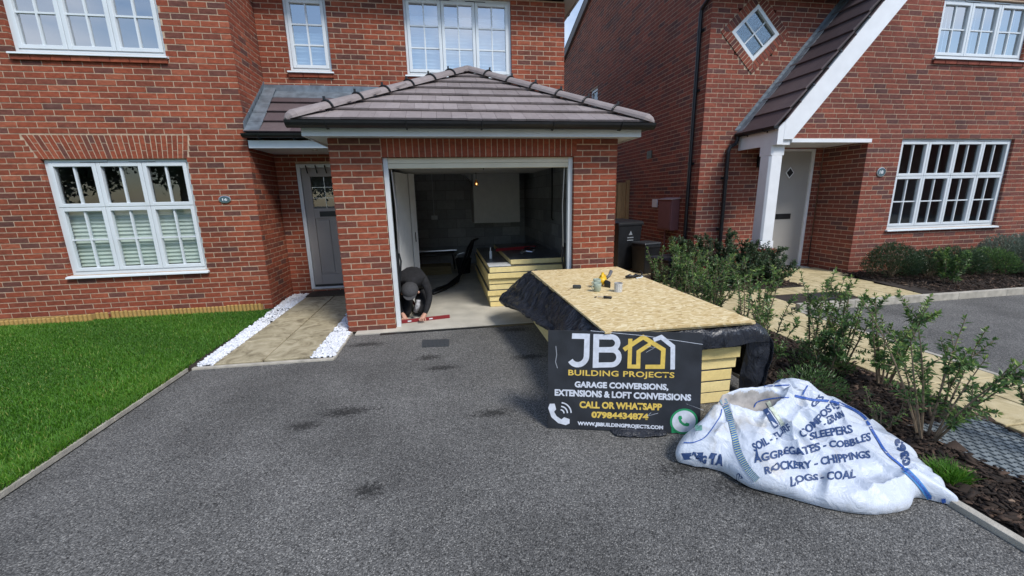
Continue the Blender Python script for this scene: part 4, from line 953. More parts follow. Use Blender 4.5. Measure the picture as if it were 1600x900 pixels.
rows = [[(2.30, .0, zt), (2.6, .02, zt), (3.0, .02, zt), (3.46, .0, zt)],
        [(2.1, .05, .5), (2.6, .08, .5), (3.0, .08, .5), (3.5, .05, .5)],
        [(1.92, .02, .31), (2.5, .12, .25), (3.0, .12, .2), (3.52, .08, .2)]]
patch('end_drape', rows, 60, 30, POLY, pt, amp=.03, ns=4.5, seed=9)
# near end, right half
rows = [[(2.40, -2.42, zt), (2.8, -2.42, zt), (3.2, -2.42, zt), (3.44, -2.42, zt), (3.50, -2.40, zt)],
        [(2.38, -2.55, zt-.01), (2.8, -2.56, zt-.01), (3.2, -2.56, zt-.01), (3.46, -2.56, zt-.01), (3.58, -2.50, zt-.03)],
        [(2.36, -2.58, .60), (2.8, -2.60, .60), (3.2, -2.60, .60), (3.50, -2.60, .60), (3.64, -2.54, .55)],
        [(2.34, -2.57, .53), (2.8, -2.59, .52), (3.2, -2.585, .505), (3.50, -2.60, .53), (3.66, -2.54, .50)]]
patch('front_drape', rows, 90, 34, POLY, pt, amp=.014, ns=6, seed=5)
rows = [[(3.43, y, zt) for y in (-2.52, -2.2, -1.7, -1.2, -.6, 0)],
        [(3.56, y, zt-.04) for y in (-2.54, -2.2, -1.7, -1.2, -.6, 0)],
        [(3.67, y, .48) for y in (-2.56, -2.2, -1.7, -1.2, -.6, 0)],
        [(3.68, y, .28) for y in (-2.54, -2.2, -1.7, -1.2, -.6, 0)],
        [(3.66, y, .10) for y in (-2.52, -2.2, -1.7, -1.2, -.6, 0)]]
patch('right_drape', rows, 90, 40, POLY, pt, amp=.02, ns=5, seed=12)
rows = [[(3.50, -2.50, .585), (3.58, -2.545, .58), (3.66, -2.53, .54), (3.69, -2.45, .5)],
        [(3.51, -2.48, .40), (3.59, -2.53, .40), (3.68, -2.52, .38), (3.70, -2.45, .36)],
        [(3.50, -2.46, .20), (3.58, -2.50, .18), (3.67, -2.50, .18), (3.70, -2.45, .18)],
        [(3.52, -2.45, .08), (3.60, -2.47, .07), (3.66, -2.48, .07), (3.69, -2.44, .08)]]
patch('corner_fold', rows, 30, 40, POLY, pt, amp=.016, ns=7, seed=20)
rows = [[(2.32, -2.70, .006), (2.45, -2.72, .02), (2.6, -2.76, .02), (2.7, -2.79, .008)],
        [(2.34, -2.78, .006), (2.46, -2.82, .012), (2.58, -2.84, .012), (2.68, -2.84, .006)]]
patch('ground_scrap', rows, 40, 16, POLY, pt, amp=.012, ns=9, seed=31)

# ================================================================ SIGN BOARD
sg = thing('sign_board', 'black builder advert board with white and yellow lettering, leaning on the stack', 'sign')
P0, P1 = Vector((1.905, -2.585, .004)), Vector((2.905, -2.865, .004))
su = (P1-P0); SWD = su.length; su.normalize(); nb = Vector((-su.y, su.x, 0)); 
sv = (Z*math.cos(.155)+nb*math.sin(.155)).normalized(); SHT = .705; sn = su.cross(sv).normalized()   # sn points to the viewer
if sn.y > 0: sn = -sn
SB = mat('sign_black', (.022, .025, .032), .45, var=.35, vscale=7, bump=.08, bscale=60)
m = MB(); m.obox(P0, su*SWD, sv*SHT, -sn*.005); bevel(m.obj('board', SB, sg), .001)
SW_ = mat('sign_white', (.62, .66, .74), .5, var=.12, vscale=30); SY = mat('sign_yellow', (.70, .50, .10), .5, var=.12, vscale=30); SG = mat('sign_green', (.02, .28, .11), .5)
def SP(x, y, lift=.0012):                                               # artwork coordinates -> board surface
    u = (x-105)/1043; top = 78+40*u; bot = 770+73*u; v = (y-top)/(bot-top)
    return P0+su*(SWD*u)+sv*(SHT*(1-v))+sn*lift
def sign_text(txt, x0, yt0, yb0, x1, yt1, m, name, bold=.035, space=1.0):
    hh = yb0-yt0
    def fn(u, v): return SP(x0+(x1-x0)*u, (yt0+(yt1-yt0)*u)+hh*(1-v))
    return flat_text(sg, txt, fn, m, name, bold, space)
sign_text('BUILDING PROJECTS', 248, 357, 410, 970, 393, SY, 'lettering', .022, 1.05)
sign_text('GARAGE CONVERSIONS,', 293, 440, 492, 932, 475, SW_, 'lettering', .045)
sign_text('EXTENSIONS & LOFT CONVERSIONS', 153, 492, 540, 1084, 552, SW_, 'lettering', .045)
sign_text('CALL OR WHATSAPP', 328, 582, 632, 892, 614, SY, 'lettering', .045)
sign_text('07984434874', 412, 658, 705, 802, 684, SY, 'lettering', .05)
sign_text('WWW.JBBUILDINGPROJECTS.COM', 315, 727, 762, 903, 773, SW_, 'lettering', .05)
def stroke(pts, wd, m, name, lift=.0012, closed=False):
    b = MB(); n = len(pts)
    P = [Vector((x, y)) for x, y in pts]
    offs = []
    for i in range(n):
        a = (P[i]-P[i-1]).normalized() if i > 0 or closed else None; c = (P[(i+1) % n]-P[i]).normalized() if i < n-1 or closed else None
        a = a or c; c = c or a; t = (a+c).normalized(); nn = Vector((-t.y, t.x)); k = 1/max(.45, nn.dot(Vector((-a.y, a.x))))
        offs.append(nn*(wd/2*k))
    V = [SP(*(P[i]+offs[i]), lift) for i in range(n)]+[SP(*(P[i]-offs[i]), lift) for i in range(n)]
    b.add(V, [(i, (i+1) % n, n+(i+1) % n, n+i) for i in range(n if closed else n-1)]); return b.obj(name, m, sg)
def arc(cx, cy, rx, ry, a0, a1, n=14): return [(cx+rx*math.cos(math.radians(a0+(a1-a0)*i/n)), cy+ry*math.sin(math.radians(a0+(a1-a0)*i/n))) for i in range(n+1)]
stroke([(272, 122), (380, 127)], 38, SW_, 'letter_j', .0012)
stroke([(377, 109), (374, 255)]+arc(314, 262, 60, 62, 0, 150, 12), 38, SW_, 'letter_j', .0014)
stroke([(440, 112), (437, 349)], 40, SW_, 'letter_b', .0012)
stroke([(440, 131), (535, 135)]+arc(538, 178, 48, 45, -90, 90, 12)+[(450, 222)], 36, SW_, 'letter_b', .0014)
stroke([(450, 223), (545, 226)]+arc(548, 278, 48, 52, -90, 90, 12)+[(440, 330)], 36, SW_, 'letter_b', .0016)
stroke([(628, 226), (757, 140), (893, 232), (890, 352), (775, 350)], 30, SY, 'house_emblem', .0012)
stroke([(671, 150), (668, 345), (727, 347), (728, 242), (805, 190)], 28, SY, 'house_emblem', .0016)
stroke([(826, 163), (877, 143), (955, 210), (957, 372)], 30, SW_, 'house_emblem', .0012)
def handset(cx, cy, s, m, name, lift):
    pts = [(-.9, -1), (-.45, -1), (-.3, -.45), (-.5, -.25), (-.25, .2), (.2, .5), (.45, .3), (.95, .5), (.95, .9), (.6, 1.05), (-.1, .85), (-.75, .25), (-1.05, -.6)]
    b = MB(); b.add([SP(cx+x*s, cy+y*s, lift) for x, y in pts], [tuple(range(len(pts)))]); b.obj(name, m, sg)
handset(187, 672, 76, SW_, 'telephone_symbol', .0012)
for r_ in (28, 52, 78): stroke(arc(192, 668, r_, r_, -82, -2, 9), 9, SW_, 'ringing_arc')
b = MB(); b.add([SP(x, y, .0011) for x, y in arc(1040, 745, 92, 92, 0, 350, 34)], [tuple(range(35))]); b.obj('chat_emblem', SG, sg)
b = MB(); b.add([SP(x, y, .0011) for x, y in ((958, 780), (1000, 825), (960, 828))], [(0, 1, 2)]); b.obj('chat_emblem', SG, sg)
b = MB(); b.add([SP(x, y, .0017) for x, y in arc(1040, 745, 78, 78, 0, 350, 34)], [tuple(range(35))]); b.obj('chat_bubble', SW_, sg)
handset(1040, 742, 38, SG, 'handset_symbol', .0023)
for k in range(3):                                                      # scuffs on the board
    x, y = random.uniform(120, 1120), random.uniform(100, 740)
    stroke([(x, y), (x+random.uniform(-30, 60), y+random.uniform(-8, 30)), (x+random.uniform(-30, 110), y+random.uniform(0, 50))], random.uniform(1.2, 2.6), SW_, 'scratch', .0026)
stroke([(400, 88), (760, 130), (1150, 200)], 3, SW_, 'scratch', .0026); stroke([(160, 190), (166, 250), (158, 300), (172, 345)], 6, mat('scuff', (.25, .27, .3), .6), 'scratch', .0026)

# ================================================================ BUILDER'S BAG
BAGM = bpy.data.materials.new('woven_white_bag'); BAGM.use_nodes = True
_n = BAGM.node_tree; _b = _n.nodes['Principled BSDF']; _b.inputs['Roughness'].default_value = .45; _b.inputs['Base Color'].default_value = (.70, .74, .80, 1)
_g = _n.nodes.new('ShaderNodeNewGeometry'); _w = _n.nodes.new('ShaderNodeTexNoise'); _w.inputs['Scale'].default_value = 6; _w.inputs['Detail'].default_value = 5; _w.inputs['Distortion'].default_value = .6
_r = ramp(_n, [(.28, (.44, .44, .43)), (.42, (.55, .60, .68)), (1, (.60, .66, .76))]); _n.links.new(_g.outputs['Position'], _w.inputs['Vector']); _n.links.new(_w.outputs['Fac'], _r.inputs[0]); _n.links.new(_r.outputs[0], _b.inputs['Base Color'])
_w2 = _n.nodes.new('ShaderNodeTexNoise'); _w2.inputs['Scale'].default_value = 13; _w2.inputs['Detail'].default_value = 4; _w2.inputs['Distortion'].default_value = 1.5; _n.links.new(_g.outputs['Position'], _w2.inputs['Vector'])
_bb = _n.nodes.new('ShaderNodeBump'); _bb.inputs['Strength'].default_value = .35; _bb.inputs['Distance'].default_value = .03; _n.links.new(_w2.outputs['Fac'], _bb.inputs['Height']); _n.links.new(_bb.outputs[0], _b.inputs['Normal'])
BLUE = mat('blue_stitching', (.03, .10, .38), .6, var=.4, vscale=120); BLUET = mat('navy_print', (.025, .06, .17), .6); GREENW = mat('green_webbing', (.16, .36, .30), .7, var=.6, vscale=160)
WEB = attr_mat('blue_webbing', [(0, (.03, .12, .38)), (.5, (.06, .22, .50)), (1, (.45, .50, .25))], .7, .3, 200, .2)
BAGIN = mat('bag_inside', (.40, .38, .36), .8, var=.35, vscale=14, bump=.4, bscale=20)
FP = [(2.60, -3.10), (2.66, -3.16), (2.80, -3.24), (2.86, -3.38), (3.00, -3.49), (3.16, -3.61), (3.32, -3.675), (3.52, -3.68), (3.66, -3.62), (3.80, -3.70), (3.86, -3.60), (3.98, -3.38), (4.06, -3.12), (4.04, -2.88), (3.93, -2.70), (3.72, -2.66), (3.45, -2.72), (3.2, -2.77), (3.0, -2.84), (2.86, -2.93), (2.70, -3.0)]
# resample footprint
def dens(P, n):
    L = [0]; P = P+[P[0]]
    for i in range(len(P)-1): L.append(L[-1]+math.dist(P[i], P[i+1]))
    out = []; k = len(P)-1
    for i in range(n):
        s = L[-1]*i/n; j = max(q for q in range(k) if L[q] <= s); f = (s-L[j])/(L[j+1]-L[j])
        a, b, c, d = (Vector(P[(j-1) % k]), Vector(P[j]), Vector(P[(j+1) % k]), Vector(P[(j+2) % k]))
        out.append(.5*((2*b)+(c-a)*f+(2*a-5*b+4*c-d)*f*f+(3*b-a-3*c+d)*f**3))
    return out
NB, NRG = 420, 150
ring = dens(FP, NB); bc = Vector((3.38, -3.08))
def tri(v): v = v % 1.0; return 2*abs(v-.5)
FOLDS = [(random.uniform(2.8, 4.0), random.uniform(-3.6, -2.8), random.uniform(0, 3.14), random.uniform(.12, .30), random.uniform(.010, .026)) for _ in range(34)]
def bagH(x, y):
    H = .245
    H += .055*math.exp(-((x-3.62)**2/.05+(y+2.86)**2/.03)) + .04*math.exp(-((x-3.05)**2/.03+(y+2.88)**2/.012))
    H *= 1-.60*max(0, min(1, (-y-3.00)/.62))                             # falls towards the viewer
    H *= 1-.55*max(0, min(1, (x-3.62)/.45))
    H *= 1-.25*max(0, min(1, (2.9-x)/.3))
    a = math.atan2(y+2.75, x-3.25); rr = math.dist((x, y), (3.25, -2.85))
    H += .030*(tri(a*2.1+.35*noise((x*2.2, y*2.2, 0))+.3)-.5)*min(1, rr*2.2)   # long creases fanning out of the mouth
    for (fx, fy, fa, fl, fh) in FOLDS:                                   # short sharp creases
        c_, s_q = math.cos(fa), math.sin(fa); u_ = (x-fx)*c_+(y-fy)*s_q; v_ = -(x-fx)*s_q+(y-fy)*c_+.25*u_*u_
        if abs(u_) < fl*1.6 and abs(v_) < .12: H += fh*1.35*math.exp(-(u_/fl)**2)*(math.exp(-abs(v_)/.024)*.9-math.exp(-((v_-.045)/.035)**2)*.6)
    H += .024*(abs(noise((x*4.5, y*4.5, 3)))-.25) + .007*(abs(noise((x*12, y*12, 7)))-.2)
    d = math.hypot((x-3.20)/.25, (y+2.93)/.095)                          # the mouth of the bag
    if d < 1.6: far = (y+2.93)/.095/max(d, .01); H += .045*math.exp(-((d-1.15)/.2)**2)*(.35+.65*max(0, far)) - .15*max(0, 1-d**2.5)
    return H
vs = [(bc.x, bc.y, bagH(bc.x, bc.y))]; fs = []
for j in range(1, NRG+1):
    t = j/NRG; q = math.sin(t*math.pi/2)                                  # rings crowd towards the rim
    for i in range(NB):
        p = bc.lerp(ring[i], q); e = 1-t
        prof = min(1, (1-(1-min(1, (1-q)/.20))**2.2))**.55 if q > .80 else 1
        wob = 1+.012*math.sin(i*.35)+.01*math.sin(i*.93)
        z = bagH(p.x, p.y)*prof
        out = (ring[i]-bc).normalized()*(.03*math.sin(math.pi*min(1, max(0, z/.16)))*(1 if q > .8 else 0))
        vs.append((p.x+out.x, p.y+out.y, max(.006+.012*abs(noise((i*.09, 0, 0))), z)))
        if j == 1: fs.append((0, 1+i, 1+(i+1) % NB))
        else:
            a = 1+(j-2)*NB; c = 1+(j-1)*NB; fs.append((a+i, c+i, c+(i+1) % NB, a+(i+1) % NB))
bag = thing('builders_bag', 'slumped white woven bulk bag with blue lettering and blue webbing straps', 'bulk bag')
bm1 = MB(); bm1.add(vs, fs)
for k, f in enumerate(bm1.f):
    c = Vector((0, 0, 0))
    for i in f: c += Vector(bm1.v[i])
    c /= len(f); d = math.hypot((c.x-3.20)/.25, (c.y+2.93)/.095)
    if d < .98+.08*noise((c.x*12, c.y*12, 0)): bm1.mi[k] = 1
bo = bm1.obj('bag_cloth', [BAGM, BAGIN], bag, smooth=True)
bvh = BVHTree.FromPolygons([Vector(v) for v in bm1.v], bm1.f)
def onbag(x, y, lift=.003):                                              # point on the cloth met by a line of sight through artwork point x, y
    h = bvh.ray_cast(CAM, ray(x, y))
    if h[0] is None: return None
    n = h[1] if h[1].dot(CAM-h[0]) > 0 else -h[1]; return h[0]+n*lift
def bag_text(txt, x0, y0, x1, y1, hh, name='lettering', bold=.032, m=None):
    hh *= 1.12
    me, a = text_mesh(txt, bold, sub=2)
    dx, dy = x1-x0, y1-y0; L = math.hypot(dx, dy); ux, uy = dx/L, dy/L
    bad = set()
    for i, p in enumerate(a):
        x = x0+ux*L*p[0]+uy*hh*p[1]; y = y0+uy*L*p[0]-ux*hh*p[1]
        f1 = (x*.8-y*.55)/34+noise((x*.012, y*.02, 1))*1.3; k1 = math.floor(f1)                     # print slips behind the creases
        x += 2.6*noise((x*.03, y*.05, 4))+2.6*math.sin(k1*12.9); y += 4.0*noise((x*.022, y*.03, 9))+3.4*math.sin(k1*78.2)
        q = onbag(x, y)
        if q is None: bad.add(i); q = Vector((0, 0, -1))
        me.vertices[i].co = q
    b = bmesh.new(); b.from_mesh(me); b.verts.ensure_lookup_table()
    bmesh.ops.delete(b, geom=[b.verts[i] for i in bad]+[f for f in []], context='VERTS')
    bmesh.ops.delete(b, geom=[f for f in b.faces if max(e.calc_length() for e in f.edges) > .06], context='FACES')
    b.to_mesh(me); b.free(); me.materials.append(m or BLUET); me.update(); link(name, me, bag)
Bz = lambda x, y: (1040+x/3.478, 570+y/3.478)
def BT(txt, x0, y0, x1, y1, hh, **k): a, b = Bz(x0, y0), Bz(x1, y1); bag_text(txt, a[0], a[1], b[0], b[1], hh/3.478, **k)
BT('SOIL - TURF', 495, 465, 690, 360, 38); BT('COMPOSTS', 752, 395, 945, 225, 40); BT('- GRAIN', 865, 340, 975, 290, 36)
BT('SLEEPERS', 790, 408, 1015, 365, 38); BT('AGGREGATES - COBBLES', 495, 520, 1115, 425, 40); BT('ROCKERY - CHIPPINGS', 550, 590, 1115, 515, 40); BT('LOGS - COAL', 690, 655, 1035, 610, 40)
BT('0363', 1330, 530, 1275, 385, 40, bold=.06); BT('GS', 800, 235, 860, 195, 30)
BT('AGG', 150, 500, 230, 520, 38, bold=.05); BT('TA', 240, 520, 320, 540, 36, bold=.05); BT('A', 590, 95, 680, 70, 30, bold=.12); BT('OZ', 385, 610, 410, 640, 24)
b = MB(); q = [onbag(*Bz(x, y), .003) for x, y in ((85, 480), (205, 475), (200, 510), (100, 515))]
if all(q): b.add(q, [(0, 1, 2, 3)]); b.obj('printed_block', BLUET, bag)
def strip(pts, wd, m, name, lift=.005, seg=60, rnd=False):
    P = [Bz(*p) for p in pts]; n = len(P)-1; V = []; F = []; R = []
    for i in range(seg+1):
        t = i/seg*n; k = min(int(t), n-1); f = t-k
        a, b_, c, d = P[max(k-1, 0)], P[k], P[k+1], P[min(k+2, n)]
        x, y = [.5*((2*b_[q])+(c[q]-a[q])*f+(2*a[q]-5*b_[q]+4*c[q]-d[q])*f*f+(3*b_[q]-a[q]-3*c[q]+d[q])*f**3) for q in (0, 1)]
        tx, ty = c[0]-b_[0], c[1]-b_[1]; L = math.hypot(tx, ty); nx, ny = -ty/L, tx/L; w = wd/3.478/2
        u, v = onbag(x+nx*w, y+ny*w, lift), onbag(x-nx*w, y-ny*w, lift)
        V.append((u, v))
    b = MB(); s = 0
    for i in range(seg):
        if None in V[i] or None in V[i+1]: continue
        if (V[i][0]-V[i+1][0]).length > .09: continue
        b.add([V[i][0], V[i][1], V[i+1][1], V[i+1][0]], [(0, 1, 2, 3)], (i % 2)*.9 if rnd else .5)
    if b.v: b.obj(name, m, bag)
strip([(310, 190), (345, 270), (370, 370), (400, 480), (450, 570), (500, 625)], 34, WEB, 'webbing_strap', rnd=True, seg=90)
strip([(180, 155), (178, 250), (182, 360)], 34, GREENW, 'webbing_strap', rnd=True)
strip([(700, 168), (800, 190), (900, 200), (1000, 235), (1080, 290), (1140, 390), (1200, 480), (1290, 560), (1370, 640), (1440, 725)], 13, BLUE, 'blue_seam', seg=120)
strip([(1300, 570), (1370, 640), (1440, 730)], 30, WEB, 'webbing_strap', .004)
strip([(1445, 732), (1480, 740), (1520, 735)], 22, BLUE, 'webbing_strap')
strip([(210, 150), (205, 170), (310, 130), (420, 125), (560, 118), (680, 110)], 6, BLUE, 'blue_seam')
strip([(100, 425), (160, 420), (230, 380), (290, 290), (305, 240)], 5, BLUE, 'blue_seam')
strip([(480, 230), (500, 200), (580, 182), (670, 178)], 6, BLUE, 'blue_seam'); strip([(770, 112), (755, 140), (745, 165)], 7, BLUE, 'blue_seam')
strip([(540, 240), (570, 290), (605, 340)], 26, BLUET, 'printed_block'); strip([(555, 200), (590, 260), (640, 330)], 22, mat('faded_label', (.50, .55, .45), .7, var=.3, vscale=60), 'faded_label')
strip([(860, 115), (900, 125), (930, 135)], 12, GREENW, 'webbing_strap')

# ================================================================ THINGS ON THE SHEET
def mug(x, y, z, label, ang):
    t = thing('mug', label, 'mug', 'sage green mugs')
    MB().lathe((x, y, z), [(0, .0), (.026, 0), (.030, .006), (.036, .04), (.040, .085), (.0385, .086), (.036, .082), (.031, .02), (0, .014)], 24).obj('cup', SAGE, t, smooth=True)
    c, s = math.cos(ang), math.sin(ang)
    MB().tube([(x+c*(.034+.028*math.sin(k*math.pi/8)), y+s*(.034+.028*math.sin(k*math.pi/8)), z+.07-.05*k/8) for k in range(9)], .0045, 8).obj('handle', SAGE, t, smooth=True)
mug(2.695, -1.44, OZ, 'front sage green mug on the strand board', math.radians(188))
mug(2.76, -1.26, OZ, 'rear sage green mug behind the other one on the strand board', math.radians(195))
t = thing('ribbed_tumbler', 'pale ribbed drinking cup right of the yellow tool', 'cup')
RIB = attr_mat('ribbed_glass', [(0, (.50, .50, .48)), (1, (.78, .80, .82))], .25, .05, 20, .05)
m = MB(); N = 36
for i in range(N):
    a0, a1 = 2*math.pi*i/N, 2*math.pi*(i+1)/N; r = .038 if i % 2 else .0405
    m.add([(2.885+r*math.cos(a), -1.50+r*math.sin(a), OZ+zz) for zz in (.001, .088) for a in (a0, a1)], [(0, 1, 3, 2)], (i % 2)*.9)
m.obj('cup', RIB, t); MB().lathe((2.885, -1.50, OZ), [(.0405, .088), (.036, .088), (.034, .03), (0, .03)], 30).obj('inside', mat('tumbler_inside', (.45, .45, .45), .3), t)
t = thing('tape_measure', 'small dark tape measure left of the mugs on the strand board', 'tape measure')
m = MB(); m.prism([(2.50, -1.27, OZ), (2.58, -1.30, OZ), (2.59, -1.265, OZ), (2.51, -1.235, OZ)], (0, 0, .038)); bevel(m.obj('case', mat('dark_rubber', (.035, .04, .04), .5), t), .012)
MB().obox((2.50, -1.26, OZ+.002), (-.06, -.03, 0), (.004, -.012, 0), (0, 0, .002)).obj('tape', mat('tape_tan', (.30, .20, .10), .5), t)
t = thing('screwdriver', 'short black-handled screwdriver lying in front of the mugs', 'screwdriver')
d = Vector((.9, -.42, 0)).normalized(); p = Vector((2.60, -1.70, OZ+.014))
MB().tube([p, p+d*.02, p+d*.05], [.004, .004, .004], 6).obj('shaft', STEEL, t); MB().tube([p+d*.05, p+d*.055, p+d*.09, p+d*.12, p+d*.125], [.006, .013, .010, .013, .007], 10).obj('handle', BLACKP, t, smooth=True)
MB().tube([p-d*.03+Vector((0, 0, -.006)), p-d*.01], [.006, .006], 6).obj('bit', BLACKP, t)
# yellow power tool lying on its side
t = thing('power_tool', 'yellow power tool with black battery lying on the strand board', 'power tool')
b0 = Vector((2.83, -1.22, OZ+.048)); ax = Vector((.42, .88, .12)).normalized(); sd2 = ax.cross(Z).normalized(); up2 = sd2.cross(ax)
MB().tube([b0-ax*.02, b0, b0+ax*.05, b0+ax*.10, b0+ax*.15, b0+ax*.165], [.024, .040, .044, .041, .036, .02], 16).obj('motor_housing', YEL, t, smooth=True)
MB().tube([b0+ax*.01+up2*.02, b0+ax*.04+up2*.055, b0+ax*.09+up2*.058, b0+ax*.13+up2*.03], [.016, .015, .015, .014], 10).obj('top_grip', YEL, t, smooth=True)
h0 = b0+ax*.04; hd = (sd2*.75-ax*.45-Z*.15).normalized()
m = MB(); q = b0+hd*.03-ax*.03+Vector((0, 0, -.030)); m.obox(q, hd*.075, (ax*.07), Vector((0, 0, .055))); bevel(m.obj('battery', BLACKP, t), .008)
m = MB(); q2 = b0+ax*.10+sd2*.03; m.tube([q2, q2+sd2*.035+ax*.04+Z*.02, q2+sd2*.05+ax*.10+Z*.05], [.018, .016, .019], 10); m.obj('handle', mat('grey_rubber', (.12, .12, .13), .6), t, smooth=True)
m = MB(); m.lathe((b0.x+.02, b0.y+.19, OZ+.004), [(0, 0), (.035, 0), (.04, .02), (.03, .026), (0, .026)], 18); m.obj('blade_guard', mat('brown_guard', (.10, .07, .05), .5), t)
t = thing('safety_goggles', 'black goggles with a white strap at the far right corner of the strand board', 'goggles')
MB().tube([(3.22, -.93, OZ+.02), (3.27, -.94, OZ+.03), (3.31, -.93, OZ+.02), (3.35, -.92, OZ+.028), (3.39, -.90, OZ+.02)], [.012, .024, .012, .022, .01], 10).obj('lens_frame', BLACKP, t, smooth=True)
MB().tube([(3.39, -.90, OZ+.02), (3.45, -.86, OZ+.015), (3.48, -.81, OZ+.03), (3.47, -.77, OZ+.05)], .009, 8).obj('strap', BLACKP, t, smooth=True)
MB().tube([(3.33, -.97, OZ+.008), (3.40, -.95, OZ+.008), (3.44, -.90, OZ+.008), (3.43, -.86, OZ+.009)], .007, 6).obj('white_strap', WHITE, t)

# ================================================================ IN THE GARAGE
posn = ['lowest', 'second from the floor', 'third from the floor', 'fourth from the floor', 'fifth from the floor', 'sixth from the floor', 'seventh from the floor']
for i in range(7):
    t = thing('insulation_board', f'{posn[i]} yellow insulation board in the stack inside the garage', 'insulation board', 'insulation boards stacked in the garage')
    z = .014+i*.088; j = random.uniform(-.02, .02); y0 = .74-.012*i+j; x0 = 1.86-.01*(i % 3)+random.uniform(-.012, .012)
    bevel(MB().box((x0, y0, z), (x0+1.2, y0+2.4, z+.080), random.random()).obj('foam_core', FOAM, t), .006)
    MB().box((x0+.001, y0+.001, z+.0805), (x0+1.199, y0+2.399, z+.0855)).obj('foil_face', FOIL, t)
t = thing('insulation_board', 'short yellow insulation offcut lying on the top right of the garage stack', 'insulation board')
bevel(MB().box((2.20, .80, .632), (3.06, 2.9, .705), .8).obj('foam_core', FOAM, t), .006); MB().box((2.201, .801, .7055), (3.059, 2.899, .709)).obj('foil_face', FOIL, t)
t = thing('plasterboard_offcut', 'thin white board edge laid on the garage insulation stack', 'board')
MB().box((1.86, .70, .6305), (2.19, 1.0, .640)).obj('board', PLASTER, t)
t = thing('silicone_tube', 'white tube standing on the insulation stack in the garage', 'tube')
MB().lathe((1.98, 1.5, .632), [(0, 0), (.022, 0), (.022, .12), (.008, .13), (.005, .19), (0, .19)], 12).obj('tube', WHITE, t)
t = thing('spirit_level', 'red spirit level lying across the garage insulation stack', 'spirit level')
bevel(MB().obox((2.10, 1.75, .712), (.75, .22, 0), (-.006, .022, 0), (0, 0, .05)).obj('level', REDM, t), .003)
for (x, y, c, lab) in ((2.45, 1.35, STEEL, 'steel clamp lying on the garage insulation stack'), (2.62, 1.9, BLACKP, 'black bag of tools at the back of the garage insulation stack')):
    t = thing('hand_tool', lab, 'tool'); m = MB()
    m.tube([(x, y, .73), (x+.10, y+.05, .74), (x+.2, y+.02, .73), (x+.25, y+.08, .75)], [.012, .02, .012, .018], 8); m.obj('shaft', c, t)
    m = MB(); m.tube([(x+.02, y-.04, .725), (x+.05, y+.08, .76)], .012, 6); m.obj('jaw', c, t)
t = thing('tool_bucket', 'black builder bucket in the shadow at the back of the garage', 'bucket')
MB().lathe((1.62, 3.7, .014), [(0, 0), (.13, 0), (.17, .30), (.18, .30), (.18, .32), (.165, .32), (.13, .02), (0, .02)], 18).obj('body', BLACKP, t)
MB().tube([(1.62-.17*math.cos(a), 3.7, .32+.14*math.sin(a)) for a in [k*math.pi/8 for k in range(9)]], .006, 6).obj('handle', STEEL, t)
t = thing('work_trestle', 'dark trestle bench holding a grey pipe at the back left of the garage', 'trestle')
m = MB(); m.box((.55, 4.2, .36), (1.45, 4.45, .40)); m.obj('top', mat('dark_board', (.06, .055, .05), .8), t)
for x in (.6, 1.4):
    for y in (4.22, 4.43): MB().tube([(x, y, .36), (x+(.04 if x > 1 else -.04), y, .014)], .02, 6).obj('leg', BLACKP, t)
t = thing('metal_pipe', 'grey pipe with a yellow end lying across the dark trestle', 'pipe')
MB().tube([(.62, 4.3, .44), (1.5, 4.3, .45)], .03, 10).obj('pipe', STEEL, t); MB().tube([(.56, 4.3, .44), (.65, 4.3, .44)], .045, 10).obj('end_cap', YEL, t)
t = thing('timber_stack', 'low stack of tan boards beneath the trestle in the garage', 'timber')
for k in range(3): MB().box((.6, 3.6, .016+k*.06), (1.35, 4.1, .07+k*.06), .2).obj('board', mat('dark_tan_board', (.22, .17, .08), .9), t)
for k, (a, b) in enumerate((((.95, 2.1), (1.75, 3.3)), ((1.0, 1.95), (1.7, 3.1)), ((1.05, 2.3), (1.85, 3.5)))):
    t = thing('black_hose', ['black hose curving across the garage floor nearest the doorway', 'second black hose beside it on the garage floor', 'black hose farthest back rising to the dark corner'][k] if k else 'black hose nearest the doorway on the garage floor', 'hose', 'black hoses on the garage floor')
    MB().tube([(a[0], a[1]-.2, .035), (a[0]+.2, a[1]+.1, .035), (a[0]+.45, a[1]+.5, .05+.04*k), (b[0]-.15, b[1]-.2, .2+.1*k), (b[0], b[1], .5+.12*k), (b[0]+.1, b[1]+.2, .75)], .026, 8).obj('hose', BLACKP, t, smooth=True)
t = thing('spirit_level', 'long red spirit level leaning in the garage corner behind the kneeling man', 'spirit level')
MB().obox((.64, .55, .35), (.04, 0, 0), (0, .02, 0), (.17, .25, -.34)).obj('level', REDM, t)
t = thing('spirit_level', 'dark red spirit level lying on the garage threshold under the kneeling person', 'spirit level')
m = MB(); LV0 = Vector((.60, .18, .014)); lvd = Vector((.66, .12, 0)); m.obox(LV0, lvd, Vector((-.004, .022, 0)), (0, 0, .045)); bevel(m.obj('body', REDM, t), .003)
MB().obox(LV0+lvd*.58+Vector((0, -.002, .014)), lvd*.07, (0, .004, 0), (0, 0, .016)).obj('vial', WHITE, t); MB().obox(LV0+lvd*.16+Vector((0, -.002, .014)), lvd*.07, (0, .004, 0), (0, 0, .016)).obj('vial', WHITE, t)

